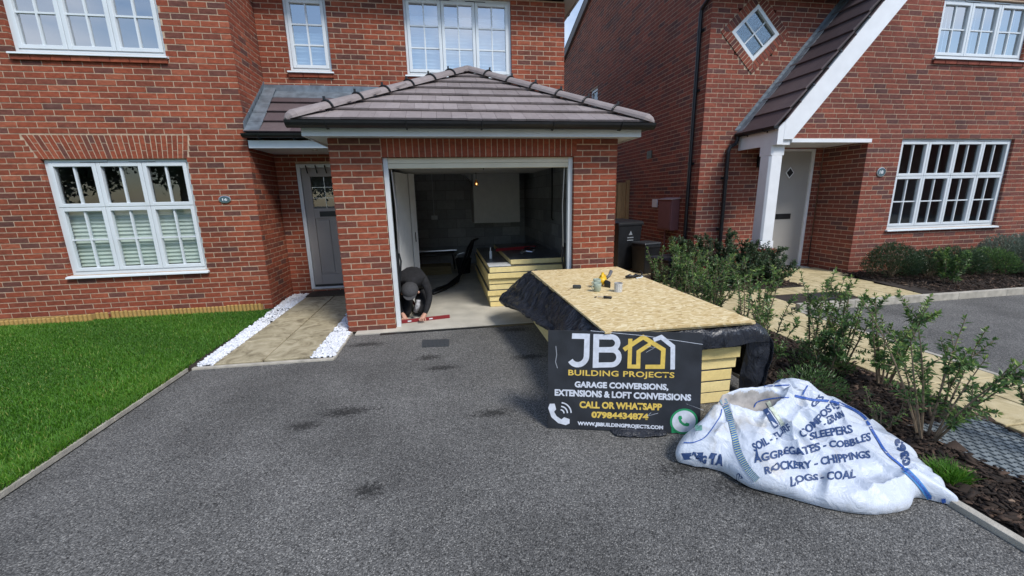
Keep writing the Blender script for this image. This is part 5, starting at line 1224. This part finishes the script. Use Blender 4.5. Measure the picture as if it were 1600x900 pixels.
# ================================================================ KNEELING MAN
man = thing('person', 'person in black clothes and dark cap kneeling in the garage doorway, head down', 'person')
def skinned(name, nodes, edges, m, parent, root=0, sub=2):
    me = bpy.data.meshes.new(name); me.from_pydata([n[0] for n in nodes], edges, []); o = bpy.data.objects.new(name, me); COL.objects.link(o)
    s = o.modifiers.new('s', 'SKIN'); 
    for i, n in enumerate(nodes): me.skin_vertices[0].data[i].radius = (n[1], n[1] if len(n) < 3 else n[2])
    me.skin_vertices[0].data[root].use_root = True
    b = o.modifiers.new('b', 'SUBSURF'); b.levels = sub; b.render_levels = sub
    dg = bpy.context.evaluated_depsgraph_get(); r = bpy.data.meshes.new_from_object(o.evaluated_get(dg)); bpy.data.objects.remove(o)
    r.polygons.foreach_set('use_smooth', [True]*len(r.polygons)); r.name = name
    for q in (m if isinstance(m, list) else [m]): r.materials.append(q)
    return link(name, r, parent)
N_ = []; E_ = []
def nd(p, r, par=None):
    N_.append((p, r)); 
    if par is not None: E_.append((par, len(N_)-1))
    return len(N_)-1
pel = nd((.76, .86, .36), .15)
w1 = nd((.77, .72, .50), .17, pel); ch = nd((.78, .56, .54), .185, w1); ck = nd((.775, .47, .555), .12, ch); nk = nd((.765, .40, .52), .06, ck); hd1 = nd((.755, .34, .46), .085, nk); hd2 = nd((.75, .29, .39), .075, hd1)
shL = nd((.93, .49, .53), .075, ck); upL = nd((.985, .42, .42), .055, shL); elL = nd((1.0, .37, .29), .045, upL); fL = nd((.965, .29, .18), .04, elL); wrL = nd((.93, .225, .105), .027, fL); haL = nd((.905, .19, .085), .030, wrL)
shR = nd((.63, .47, .51), .075, ck); upR = nd((.585, .42, .40), .055, shR); elR = nd((.575, .40, .28), .045, upR); fR = nd((.60, .36, .18), .038, elR); wrR = nd((.64, .30, .10), .027, fR); haR = nd((.66, .27, .07), .03, wrR)
for (hx, hy, hz, par, sg2) in ((.905, .19, .085, haL, 1), (.66, .27, .07, haR, -1)):
    for k in range(4):
        ox = (-.030+.020*k); a = nd((hx+ox, hy-.030, hz-.010), .0085, par); b_ = nd((hx+ox*1.15, hy-.058+abs(k-1.5)*.004, hz-.024), .008, a); nd((hx+ox*1.2, hy-.078+abs(k-1.5)*.007, hz-.040), .007, b_)
    a = nd((hx-.038*sg2, hy-.005, hz-.018), .0095, par); nd((hx-.052*sg2, hy-.030, hz-.034), .0085, a)
hpL = nd((.86, .80, .30), .115, pel); knL = nd((.88, .42, .10), .075, hpL); shn = nd((.88, .62, .075), .06, knL); nd((.88, .92, .07), .045, shn); 
hpR = nd((.67, .80, .30), .115, pel); knR = nd((.67, .40, .095), .075, hpR); shn2 = nd((.67, .60, .075), .06, knR); nd((.67, .90, .07), .045, shn2)
body = skinned('body', N_, E_, [CLOTH, SKIN], man)
for p in body.data.polygons:
    c = p.center
    if (Vector((.905, .17, .07))-c).length < .085 or (Vector((.66, .25, .06))-c).length < .085 or (c.y < .31 and .30 < c.z < .42 and abs(c.x-.75) < .10): p.material_index = 1
# face hints, ears, cap, boots
hc = Vector((.752, .315, .425))
m = MB(); capv = []; N = 20
ca = Vector((0, -.55, .83)).normalized(); cs = Vector((1, 0, 0)); cf = ca.cross(cs)
for j in range(8):
    t_ = j/7*math.pi/2; r = .115*math.cos(t_*.98); h = .095*math.sin(t_)
    capv += [hc+ca*(h+.01)+cs*(r*math.cos(2*math.pi*i/N))+cf*(r*1.12*math.sin(2*math.pi*i/N)) for i in range(N)]
m.add(capv, [(j*N+i, j*N+(i+1) % N, (j+1)*N+(i+1) % N, (j+1)*N+i) for j in range(7) for i in range(N)]+[tuple(7*N+i for i in range(N))]); m.obj('cap', CAPM, man, smooth=True)
fd_ = Vector((0, -.83, -.55)).normalized(); m = MB(); V = []
for i in range(11):
    a = math.radians(-62+124*i/10); V += [hc+cs*(.108*math.sin(a))+fd_*(.095*math.cos(a))+ca*.014, hc+cs*(.100*math.sin(a))+fd_*(.10*math.cos(a)+.075*math.cos(a*.9))+ca*(.002)]
m.add(V, [(2*i, 2*i+1, 2*i+3, 2*i+2) for i in range(10)]); o = m.obj('cap_peak', CAPM, man); q = o.modifiers.new('t', 'SOLIDIFY'); q.thickness = .006
MB().add([hc+ca*.055+fd_*.098+cs*a+ca*b_ for a, b_ in ((-.02, -.012), (.02, -.012), (.02, .016), (-.02, .016))], [(0, 1, 2, 3)]).obj('cap_badge', mat('badge_grey', (.2, .2, .2), .5), man)
for sx in (-1, 1):
    MB().tube([hc+cs*(.098*sx)-ca*.02, hc+cs*(.112*sx)-ca*.04+fd_*.0, hc+cs*(.100*sx)-ca*.065], [.012, .018, .009], 8).obj('ear', SKIN, man, smooth=True)
m = MB(); m.tube([hc+fd_*.085-ca*.02, hc+fd_*.108-ca*.055, hc+fd_*.088-ca*.07], [.010, .016, .010], 8); m.obj('nose', SKIN, man, smooth=True)
for x in (.67, .88): m = MB(); m.tube([(x, .86, .07), (x, .98, .06), (x, 1.04, .10)], [.05, .055, .035], 10); m.obj('boot', BLACKP, man, smooth=True)
for k in range(7):                                                      # paint splashes on the trousers and sleeve
    pass
m = MB(); m.tube([(.80, .34, .12), (.835, .335, .20), (.85, .36, .28)], [.03, .035, .03], 8); m.obj('knee_pad', mat('grey_pad', (.30, .30, .31), .7, var=.6, vscale=30), man, smooth=True)

# ================================================================ SIDE PASSAGE: GATE AND BINS
g = thing('timber_gate', 'brown timber gate panel between the two houses behind the black bins', 'gate')
x = 3.52; gm = [attr_mat('gate_timber', [(0, (.26, .16, .07)), (1, (.42, .28, .13))], .85, .4, 25, .25, stretch=(3, 3, .3))]
while x < 6.02: MB().box((x, 5.30, .06), (min(x+.115, 6.04), 5.322, 1.93), random.random()).obj('board', gm[0], g); x += .121
bevel(MB().box((6.05, 5.26, 0), (6.14, 5.35, 1.99)).obj('post', gm[0], g), .004)
for z in (.3, 1.0, 1.72): MB().box((3.52, 5.324, z), (6.04, 5.36, z+.09), .4).obj('rail', gm[0], g)
def wheelie(x, y, rot, w, d, h, label, name='wheelie_bin', group=None, emblem=True):
    t = thing(name, label, 'bin', group); c, s = math.cos(rot), math.sin(rot); R = lambda a, b, z: Vector((x+a*c-b*s, y+a*s+b*c, z))
    m = MB(); k = .84; z0 = .05
    lo = [R(-w/2*k, -d/2*k, z0), R(w/2*k, -d/2*k, z0), R(w/2*k, d/2*k, z0), R(-w/2*k, d/2*k, z0)]; hi = [R(-w/2, -d/2, h*.93), R(w/2, -d/2, h*.93), R(w/2, d/2, h*.93), R(-w/2, d/2, h*.93)]
    m.add(lo+hi, BF); bevel(m.obj('body', BLACKP, t), .02)
    m = MB(); q = 1.05; m.add([R(-w/2*q, -d/2*q, h*.90), R(w/2*q, -d/2*q, h*.90), R(w/2*q, d/2*q, h*.90), R(-w/2*q, d/2*q, h*.90)]+[R(-w/2*q, -d/2*q, h*.945), R(w/2*q, -d/2*q, h*.945), R(w/2*q, d/2*q, h*.945), R(-w/2*q, d/2*q, h*.945)], BF); bevel(m.obj('rim', BLACKP, t), .008)
    m = MB(); q = 1.08; m.add([R(-w/2*q, -d/2*q, h*.947), R(w/2*q, -d/2*q, h*.947), R(w/2*q, d/2*q, h*.947), R(-w/2*q, d/2*q, h*.947)]+[R(-w/2*.9, -d/2*.9, h*.985), R(w/2*.9, -d/2*.9, h*.985), R(w/2*.9, d/2*.9, h), R(-w/2*.9, d/2*.9, h)], BF); bevel(m.obj('lid', BLACKP, t), .014)
    m = MB(); m.tube([R(-w/2*.8, d/2*1.15, h*.93), R(w/2*.8, d/2*1.15, h*.93)], .015, 8); m.obj('handle', BLACKP, t)
    for sx in (-1, 1): m = MB(); m.tube([R(sx*w*.38, d*.40, .10), R(sx*w*.46, d*.40, .10)], .10, 16); m.obj('wheel', BLACKP, t)
    if emblem:
        m = MB(); em2 = mat('faded_print', (.22, .24, .26), .6)
        m.add([R(-.05, -d/2*.97-.012, h*.72), R(.05, -d/2*.97-.012, h*.72), R(0, -d/2*.98-.013, h*.80)], [(0, 1, 2)]); 
        for i in range(2): m.add([R(-.08, -d/2*.96-.012, h*(.66-.05*i)), R(.08, -d/2*.96-.012, h*(.66-.05*i)), R(.08, -d/2*.965-.012, h*(.68-.05*i)), R(-.08, -d/2*.965-.012, h*(.68-.05*i))], [(0, 1, 2, 3)])
        m.obj('printed_mark', em2, t)
wheelie(5.0, 3.25, .25, .62, .72, 1.10, 'tall black wheelie bin beside the garage, nearest the timber gate')
def crate(x, y, rot, w, d, h, label, lid=.02):
    t = thing('recycling_box', label, 'recycling box'); c, s = math.cos(rot), math.sin(rot); R = lambda a, b, z: Vector((x+a*c-b*s, y+a*s+b*c, z))
    def ring_(k, z): return [R(-w/2*k, -d/2*k, z), R(w/2*k, -d/2*k, z), R(w/2*k, d/2*k, z), R(-w/2*k, d/2*k, z)]
    m = MB(); m.add(ring_(.86, .02)+ring_(1, h), BF); bevel(m.obj('box', BLACKP, t), .015)
    m = MB(); m.add(ring_(1.05, h-.07)+ring_(1.06, h-.03), BF); bevel(m.obj('rim', BLACKP, t), .006)
    m = MB(); m.add(ring_(1.09, h+.002)+ring_(1.0, h+.04), BF); bevel(m.obj('lid', mat('black_lid', (.025, .028, .032), .45, bump=.3, bscale=20), t), .012)
crate(5.35, 2.72, .3, .42, .40, .62, 'square black caddy between the wheelie bin and the low box')
crate(5.40, 1.85, .35, .62, .46, .44, 'low black recycling box with grey lid next to the shrubs')
# log roll edging under the wing window
le = thing('log_roll_edging', 'low edging of upright half-round timber logs along the brick wall', 'edging'); cl = {}
x = -6.6; k = 0
while x < -1.56:
    hh = .115+.012*math.sin(x*3)+random.uniform(-.006, .006); r = .026; key = round(hh, 2)
    yo = 1.40+.015*math.sin(x*1.7) - (.10 if x < -3.72 else 0) - (.04 if -3.72 <= x < -3.6 else 0)
    if key not in cl:
        vs_ = []; 
        for z in (-.02, hh-.012, hh): rr_ = r if z < hh else r*.6; vs_ += [(rr_*math.cos(math.pi+math.pi*i/6), rr_*math.sin(math.pi+math.pi*i/6), z) for i in range(7)]
        f_ = [(j*7+i, j*7+i+1, (j+1)*7+i+1, (j+1)*7+i) for j in range(2) for i in range(6)]+[tuple(14+i for i in range(7))]
        cl[key] = MB().add(vs_, f_).mesh('log', WOOD)
    link('log', cl[key], le, loc=(x, yo, 0)); x += .0545
MB().box((-6.6, 1.402, -.02), (-3.75, 1.44, .09)).obj('backing_wire', WOOD, le); MB().box((-3.6, 1.44, -.02), (-1.56, 1.455, .09)).obj('backing_wire', WOOD, le)
# access cover in the drive and tread cover in the bed
dc = thing('drain_cover', 'small dark rectangular drain grate set in the tarmac before the garage', 'drain cover')
MB().prism([(.93, -.74, .002), (1.23, -.77, .002), (1.24, -.55, .002), (.93, -.50, .002)], (0, 0, .006)).obj('frame', mat('cast_iron', (.05, .055, .06), .6, bump=.5, bscale=90), dc)
for i in range(6): MB().box((.955+i*.045, -.73, .009), (.98+i*.045, -.54, .013)).obj('bar', mat('cast_iron', (.05, .055, .06)), dc)
tc_ = thing('inspection_cover', 'grey steel tread-plate inspection cover in the planting bed', 'manhole cover')
IRON = mat('grey_tread', (.22, .25, .26), .6, var=.25, vscale=6, metal=.2)
MB().box((4.32, -3.66, .0), (4.90, -3.08, .035)).obj('plate', IRON, tc_)
m = MB()
for i in range(16):
    for j in range(16):
        cx, cy = 4.335+i*.0355+.01, -3.645+j*.0355+.01
        if (i+j) % 2: m.box((cx, cy, .035), (cx+.030, cy+.009, .041))
        else: m.box((cx+.008, cy, .035), (cx+.017, cy+.030, .041))
m.obj('raised_treads', mat('tread_dark', (.12, .14, .15), .5, metal=.2), tc_, kind='stuff')
# ================================================================ PLANTS
def leafmb(): return {'v': [], 'f': [], 'r': []}
def add_leaf(L, p, d, up, ln, wd, r):
    d = d.normalized(); s = d.cross(up)
    if s.length < 1e-3: s = d.orthogonal()
    s.normalize(); n = s.cross(d); b = len(L['v']); m = p+d*ln*.45
    L['v'] += [tuple(p), tuple(m+s*wd*.5+n*wd*.18), tuple(p+d*ln-n*ln*.12), tuple(m-s*wd*.5+n*wd*.18)]
    L['f'] += [(b, b+1, b+2), (b, b+2, b+3)]; L['r'] += [r, r]
def leafobj(L, name, m, parent, kind='stuff'):
    q = MB(); q.v = L['v']; q.f = L['f']; q.r = L['r']; q.mi = [0]*len(q.f); return q.obj(name, m, parent, kind=kind)
rv = lambda a=1: Vector((random.gauss(0, a), random.gauss(0, a), random.gauss(0, a)))
def shrub(x, y, h, spread, n, label, leafm=LEAFG, leaf=.045, dens=26, lean=(0, 0), group='young leafy shrubs in the bark bed', cat='shrub', start=.25, bright=.0):
    t = thing('shrub', label, cat, group); st = MB(); L = leafmb(); base = Vector((x, y, .012))
    for k in range(n):
        a = 2*math.pi*k/n+random.uniform(-.5, .5); hh = h*random.uniform(.65, 1.05); sp = spread*random.uniform(.35, 1.1)
        tip = base+Vector((math.cos(a)*sp+lean[0]*hh, math.sin(a)*sp+lean[1]*hh, hh)); mid = base.lerp(tip, .5)+Vector((random.uniform(-.05, .05), random.uniform(-.05, .05), hh*.04))
        b0 = base+Vector((math.cos(a)*.03, math.sin(a)*.03, -.02))
        pts = [b0.lerp(mid, q)*(1-q)+mid.lerp(tip, q)*q for q in [i/8 for i in range(9)]]
        st.tube(pts, [.0075*(1-.75*i/8)*(.8+h*.4) for i in range(9)], 5)
        br = [(pts, 1.0)]
        for q in range(random.randint(2, 4)):
            i = random.randint(2, 7); p = pts[i]; d = (pts[i]-pts[i-1]).normalized()*.6+rv(.45); d.z = abs(d.z)*.8+.1
            e = p+d.normalized()*hh*random.uniform(.15, .32); bp = [p, p.lerp(e, .5)+rv(.01), e]; st.tube(bp, [.0035, .003, .0015], 4); br.append((bp, .5))
        for (P, wgt) in br:
            m = len(P)-1; cnt = int(1.45*dens*wgt*hh/.8)
            for c in range(cnt):
                t_ = (start if wgt == 1 else .1)+(1-(start if wgt == 1 else .1))*((c+random.random())/cnt); i = min(int(t_*m), m-1); p = P[i].lerp(P[i+1], t_*m-i); ax = (P[i+1]-P[i]).normalized()
                for sgn in (-1, 1):
                    if random.random() < .15: continue
                    d = ax.cross(rv(1)).normalized()*random.uniform(.7, 1)+ax*random.uniform(.3, .9)
                    add_leaf(L, p, d, ax+rv(.3), leaf*1.2*random.uniform(.6, 1.25)*(1-.25*t_), leaf*.42*random.uniform(.8, 1.2), min(1, max(0, random.gauss(.5+bright+.25*(t_-.5), .22))))
            for c in range(3): add_leaf(L, P[-1], ((P[-1]-P[-2]).normalized()+rv(.35)), rv(1), leaf*.8, leaf*.33, min(1, random.uniform(.6, 1)+bright))
    st.obj('stem', STEM, t); leafobj(L, 'foliage', leafm, t); return t
SH = [ # x, y, h, spread, stems, label
    (4.10, -1.05, .78, .22, 7, 'loose wispy shrub by the middle of the strand board side', 26, .1),
    (4.62, -.55, .80, .25, 8, 'wispy shrub beside the yellow slabs near the black boxes', 26, .1),
    (4.12, -2.05, .62, .20, 6, 'short wispy shrub between the black plastic and the slabs', 26, .1),
    (4.80, -2.15, .86, .26, 7, 'tallest thin shrub against the yellow slab path', 26, .12),
    (4.15, -.25, .85, .28, 9, 'leafy shrub at the head of the bark bed beside the strand board corner', 30, .05),
    (4.55, .02, .80, .25, 8, 'leafy shrub at the far end of the bark bed nearest the black boxes', 30, .05),
    (4.35, -.85, .82, .24, 8, 'upright shrub behind the right edge of the strand board', 26, .0),
    (4.72, -1.25, .80, .22, 7, 'narrow shrub by the yellow slabs opposite the neighbour manhole mat', 24, .1),
    (4.30, -1.55, .72, .20, 6, 'thin upright shrub behind the black plastic corner', 22, .05),
    (4.70, -1.95, .80, .22, 6, 'tall bright-tipped shrub in the middle of the bark bed', 26, .15),
    (4.45, -2.35, .55, .20, 8, 'low bushy shrub directly behind the white bag', 40, -.1),
    (4.78, -2.55, .72, .30, 8, 'spreading leafy shrub in front of the yellow slab path', 34, .12),
    (4.28, -3.22, .80, .38, 9, 'wide many-stemmed shrub beside the tread-plate cover', 22, .05),
    (4.62, -3.05, .62, .30, 6, 'sparse shrub rising over the tread-plate cover', 22, .0),
    (4.86, -3.45, .60, .25, 5, 'bare-stemmed shrub at the right edge of the picture', 20, .05),
    (4.15, -3.05, .22, .16, 7, 'small seedling low plant tucked beside the white bag', 20, .1)]
for (x, y, h, sp, n, lab, dn_, br_) in SH:
    shrub(x, y, h*(1.08 if h > .5 else 1), sp*1.1, n, lab, dens=dn_, bright=br_, leaf=.042 if h > .3 else .025)
for (x, y, h, sp, n, lab) in ((5.55, 1.55, .85, .35, 16, 'dense dark shrub in front of the corner drainpipe'), (6.10, 1.45, .95, .38, 18, 'tallest dark shrub below the shorter drainpipe'), (6.55, 1.20, .80, .36, 18, 'dark shrub in front of the brick pillar'), (6.05, .95, .60, .36, 14, 'low green shrub at the front of the porch bed'),
        (6.85, .98, .55, .32, 14, 'green shrub left of the neighbour path'), (7.15, 1.35, .62, .28, 12, 'leafy shrub growing in front of the pale grey door'), (5.15, .85, .62, .32, 12, 'sprawling shrub beside the low recycling box')):
    shrub(x, y, h, sp, n, lab, leafm=LEAFD, leaf=.055, dens=46, group='dark shrubs beside the porch', start=.08)
def mound(x, y, rx, ry, h, n, m, label, ln=.05, grp='low mounded shrubs under the right-hand window'):
    t = thing('mounded_shrub', label, 'shrub', grp); L = leafmb(); st = MB()
    for k in range(26):
        a = random.uniform(0, 6.28); r = random.uniform(.2, .85); e = Vector((x+rx*r*math.cos(a), y+ry*r*math.sin(a), h*math.sqrt(1-r*r*.8)*.85)); st.tube([(x, y, 0), (x+(e.x-x)*.5, y+(e.y-y)*.5, e.z*.6), e], [.008, .005, .002], 4)
    for k in range(n):
        a = random.uniform(0, 6.28); r = math.sqrt(random.random()); rad = 1+.22*noise((x*3+math.cos(a)*1.7, y*3+math.sin(a)*1.7, r*2)); zt_ = h*math.sqrt(max(.02, 1-r*r*.92))*(1+.25*noise((x+math.cos(a)*r*4, y+math.sin(a)*r*4, 1)))
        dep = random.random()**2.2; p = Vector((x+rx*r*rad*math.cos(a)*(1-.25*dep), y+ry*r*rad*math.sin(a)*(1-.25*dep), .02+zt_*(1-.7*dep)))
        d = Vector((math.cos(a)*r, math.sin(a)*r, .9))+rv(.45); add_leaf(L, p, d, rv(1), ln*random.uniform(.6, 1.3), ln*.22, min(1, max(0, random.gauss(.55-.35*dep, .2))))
    st.obj('stem', STEM, t); leafobj(L, 'foliage', m, t)
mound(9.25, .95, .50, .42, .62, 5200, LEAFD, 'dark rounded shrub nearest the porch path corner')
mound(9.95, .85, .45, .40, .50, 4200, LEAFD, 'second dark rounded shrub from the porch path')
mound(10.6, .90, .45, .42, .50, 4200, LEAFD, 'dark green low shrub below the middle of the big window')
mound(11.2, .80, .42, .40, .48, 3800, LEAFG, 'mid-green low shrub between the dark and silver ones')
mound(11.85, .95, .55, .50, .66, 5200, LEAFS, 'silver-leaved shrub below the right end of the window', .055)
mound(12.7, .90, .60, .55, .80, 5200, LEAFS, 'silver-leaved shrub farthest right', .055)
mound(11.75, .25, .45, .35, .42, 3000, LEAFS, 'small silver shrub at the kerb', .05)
shrub(9.55, .30, .62, .22, 7, 'pale-leaved shrub in front of the dark mounds', dens=34, leaf=.06, group='dark shrubs beside the porch')
for i, (x, y, h) in enumerate(((4.6, -2.15, .30), (4.1, -2.55, .28))): 
    t = thing('fern_like_plant', ('feathery low green plant', 'small feathery seedling')[i]+(' behind the white bag and left of the slabs' if i == 0 else ' squeezed between the bag and the bark'), 'plant'); L = leafmb()
    for k in range(900):
        a = random.uniform(0, 6.28); r = random.random()**.6*.24; add_leaf(L, Vector((x+r*math.cos(a), y+r*math.sin(a), .02+random.random()*h*(1-r*2.5))), Vector((math.cos(a), math.sin(a), 1.2))+rv(.4), rv(1), .035, .008, random.uniform(.2, .8))
    leafobj(L, 'foliage', LEAFG, t)
# soil for the two other beds
for nm, pts in (('porch_bed', [(5.2, .77), (7.28, .77), (7.28, 2.43), (6.28, 2.43), (5.2, 2.2)]), ('window_bed', [(8.45, -.30), (14.5, -.28), (14.5, 1.55), (9.07, 1.55), (8.78, 1.1)])):
    sheet(nm, pts, .034, EARTH, th=.02)
# ---------------------------------------------------------------- numpy scatters
def np_mesh(name, V, F, R, m, kind='stuff', parent=None, label=None, cat=None):
    me = bpy.data.meshes.new(name); k = F.shape[1]; nf = len(F)
    me.vertices.add(len(V)); me.vertices.foreach_set('co', V.astype(np.float32).ravel())
    me.loops.add(nf*k); me.loops.foreach_set('vertex_index', F.astype(np.int32).ravel())
    me.polygons.add(nf); me.polygons.foreach_set('loop_start', np.arange(0, nf*k, k, dtype=np.int32)); me.polygons.foreach_set('loop_total', np.full(nf, k, dtype=np.int32))
    me.update(calc_edges=True); a = me.attributes.new('rnd', 'FLOAT', 'FACE'); a.data.foreach_set('value', R.astype(np.float32)); me.materials.append(m)
    return link(name, me, parent, kind=kind, label=label, cat=cat)
def grass(name, n, box, h0, h1, wid, label, clumps=None):
    x = rng.uniform(box[0], box[1], n); y = rng.uniform(box[2], box[3], n)
    wt = .5+.5*np.sin(x*2.1+np.sin(y*1.7)*2)*np.sin(y*2.7+x)                     # uneven growth
    h = rng.uniform(h0, h1, n)*(.7+.55*wt); a = rng.uniform(0, 2*np.pi, n); l = rng.uniform(.1, .9, n)*h
    P = np.stack([x, y, np.full(n, .01)], 1); S2 = np.stack([np.cos(a), np.sin(a), 0*a], 1)*wid/2; la = a+rng.uniform(-1, 1, n)+1.57
    D = np.stack([np.cos(la)*l, np.sin(la)*l, h], 1); Mi = P+D*np.array([.35, .35, .6])
    V = np.stack([P-S2, P+S2, Mi+S2*.8, Mi-S2*.8, P+D], 1).reshape(-1, 3); b = np.arange(n)*5
    F = np.concatenate([np.stack([b, b+1, b+2], 1), np.stack([b, b+2, b+3], 1), np.stack([b+3, b+2, b+4], 1)])
    r = np.clip(rng.normal(.42, .2, n)+.35*(wt-.5), 0, 1); r[rng.random(n) < .03] = 1
    return np_mesh(name, V, F, np.tile(r, 3), GRASSM, label=label, cat='grass')
grass('grass', 330000, (-6.9, -1.37, -3.2, 1.36), .018, .042, .0055, 'short bright green lawn grass left of the drive')
grass('grass_edge', 16000, (-1.50, -1.352, -3.3, -.84), .025, .052, .005, 'longer grass hanging over the lawn edging')
grass('grass_tuft', 900, (3.90, 4.02, -3.62, -3.50), .05, .11, .006, 'small bright grass tuft at the bag corner by the kerb')
def pebbles(name, polys, n, r0, r1, m, label, zb=.012):
    ico = [(0, 0, 1), (.894, 0, .447), (.276, .851, .447), (-.724, .526, .447), (-.724, -.526, .447), (.276, -.851, .447), (.724, .526, -.447), (-.276, .851, -.447), (-.894, 0, -.447), (-.276, -.851, -.447), (.724, -.526, -.447), (0, 0, -1)]
    fc = [(0, 1, 2), (0, 2, 3), (0, 3, 4), (0, 4, 5), (0, 5, 1), (1, 6, 2), (2, 7, 3), (3, 8, 4), (4, 9, 5), (5, 10, 1), (2, 6, 7), (3, 7, 8), (4, 8, 9), (5, 9, 10), (1, 10, 6), (6, 11, 7), (7, 11, 8), (8, 11, 9), (9, 11, 10), (10, 11, 6)]
    I = np.array(ico); Fi = np.array(fc); out = []; 
    while len(out) < n:
        P = polys[rng.integers(len(polys))]; t = rng.random(); u = rng.random(); a, b, c, d = [np.array(q) for q in P]
        q = (a*(1-t)+b*t)*(1-u)+(d*(1-t)+c*t)*u; out.append(q)
    C = np.array(out); V = []; F = []; R = []
    for i, c in enumerate(C):
        s = rng.uniform(r0, r1)*np.array([rng.uniform(.8, 1.5), rng.uniform(.7, 1.1), rng.uniform(.45, .8)]); a = rng.uniform(0, 6.28); vv = I*s*rng.uniform(.8, 1.2, (12, 1)); ca, sa = math.cos(a), math.sin(a)
        tx = rng.uniform(-.5, .5); vv = np.stack([vv[:, 0]*ca-vv[:, 1]*sa, vv[:, 0]*sa+vv[:, 1]*ca, vv[:, 2]+vv[:, 0]*tx], 1)
        V.append(vv+np.array([c[0], c[1], zb+rng.uniform(0, .018)])); F.append(Fi+12*i); R.append(np.full(20, rng.random()))
    return np_mesh(name, np.concatenate(V), np.concatenate(F), np.concatenate(R), m, label=label, cat='pebbles')
pebbles('white_pebbles', [((-1.285, -.82), (-1.135, -.82), (-1.135, 1.5), (-1.40, 1.42)), ((-1.40, 1.42), (-1.135, 1.42), (-1.135, 2.36), (-1.435, 2.36)), ((-1.285, -.82), (-1.135, -.82), (-1.135, .6), (-1.33, .6))], 3000, .010, .020, STONE, 'white decorative pebbles along the left side of the front path')
pebbles('white_pebbles', [((-.195, -.84), (.035, -.84), (.035, -.04), (-.195, -.04)), ((-.195, -.04), (-.02, -.04), (-.02, 1.6), (-.195, 1.6))], 2100, .010, .020, STONE, 'white decorative pebbles between the path and the garage pier')
def chips(name, n, box, label, zb=.012, avoid=None):
    x = rng.uniform(box[0], box[1], n); y = rng.uniform(box[2], box[3], n)
    if avoid: k = ~((x > avoid[0]) & (x < avoid[1]) & (y > avoid[2]) & (y < avoid[3])); x = x[k]; y = y[k]; n = len(x)
    L = rng.gamma(2.0, .0075, n)+.006; W = L*rng.uniform(.18, .5, n); H = rng.uniform(.003, .008, n); a = rng.uniform(0, 6.28, n); p = rng.normal(0, .28, n)
    U3 = np.stack([np.cos(a)*np.cos(p), np.sin(a)*np.cos(p), np.sin(p)], 1)*L[:, None]; V3 = np.stack([-np.sin(a), np.cos(a), rng.normal(0, .25, n)], 1)*W[:, None]; W3 = np.stack([0*a, 0*a, H], 1)
    C = np.stack([x, y, zb+np.abs(rng.normal(0, .012, n))], 1); V = np.stack([C-U3-V3, C+U3-V3*.6, C+U3*.9+V3*.7, C-U3+V3, C-U3-V3+W3, C+U3-V3*.6+W3, C+U3*.9+V3*.7+W3, C-U3+V3+W3], 1).reshape(-1, 3)
    b = np.arange(n)*8; F = np.concatenate([np.stack([b+i for i in f], 1) for f in BF[1:]]); r = np.clip(rng.beta(1.5, 3.0, n), 0, 1)
    return np_mesh(name, V, F, np.tile(r, 5), BARK, label=label, cat='bark mulch')
chips('bark_mulch', 42000, (3.875, 4.91, -4.9, .15), 'dark bark chips covering the bed between the drive and the slab path', avoid=(4.35, 4.88, -3.63, -3.1))
chips('bark_mulch', 5000, (5.22, 7.26, .79, 2.3), 'bark chips around the dark shrubs beside the porch', .04)
chips('bark_mulch', 7000, (8.8, 13.2, -.26, 1.5), 'bark chips under the low shrubs below the right-hand window', .04)
# ================================================================ BEHIND THE CAMERA (seen in the windows' reflections)
def simple_house(x, y, w_, d_, h, label, m):
    t = thing('brick_house', label, 'house'); b = MB(); b.box((x, y, 0), (x+w_, y+d_, h)); b.obj('wall', m, t)
    MB().prism([(x-.3, y-.3, h), (x-.3, y+d_+.3, h), (x-.3, y+d_/2, h+d_*.42)], (w_+.6, 0, 0)).obj('roof', TILED, t)
    for i in range(3):
        for z in (1.0, 3.5):
            a = x+w_*(.18+.32*i); MB().box((a-.6, y+d_+.01, z), (a+.6, y+d_+.06, z+1.2)).obj('window', WHITE, t); MB().box((a-.5, y+d_+.062, z+.1), (a+.5, y+d_+.08, z+1.1)).obj('pane', GLASS, t)
simple_house(16, -24, 9, 8, 5.2, 'brick house across the road behind the camera, at right', BRICKD)
simple_house(30, -16, 12, 8, 5.2, 'brick house far across the road, reflected in the right window', BRICKD)
simple_house(2, -27, 9, 8, 5.2, 'brick house straight across the road behind the camera', BRICKD)
def tree(x, y, h, label):
    t = thing('broadleaf_tree', label, 'tree', 'trees behind the camera'); st = MB(); L = leafmb(); top = Vector((x, y, h*.75)); st.tube([(x, y, 0), (x+.1, y, h*.35), top], [.28, .2, .06], 8)
    for k in range(14):
        a = random.uniform(0, 6.28); z = h*random.uniform(.3, .7); e = Vector((x+math.cos(a)*h*.28, y+math.sin(a)*h*.28, z+h*.15)); st.tube([(x, y, z), e], [.08, .02], 5)
        for q in range(420): p = e+rv(h*.075); add_leaf(L, p, rv(1), rv(1), .28, .2, random.random())
    st.obj('trunk', STEM, t); leafobj(L, 'crown', LEAFD, t)
for i, (x, y, h) in enumerate(((-9, -16, 6.5), (-14, -19, 7.5), (-19, -17, 7), (-25, -22, 8), (-5, -20, 6))): tree(x, y, h, ('tree behind the camera nearest the lawn', 'second tree along behind the lawn', 'third tree along behind the lawn', 'farthest tree behind the lawn', 'tree behind the drive')[i])
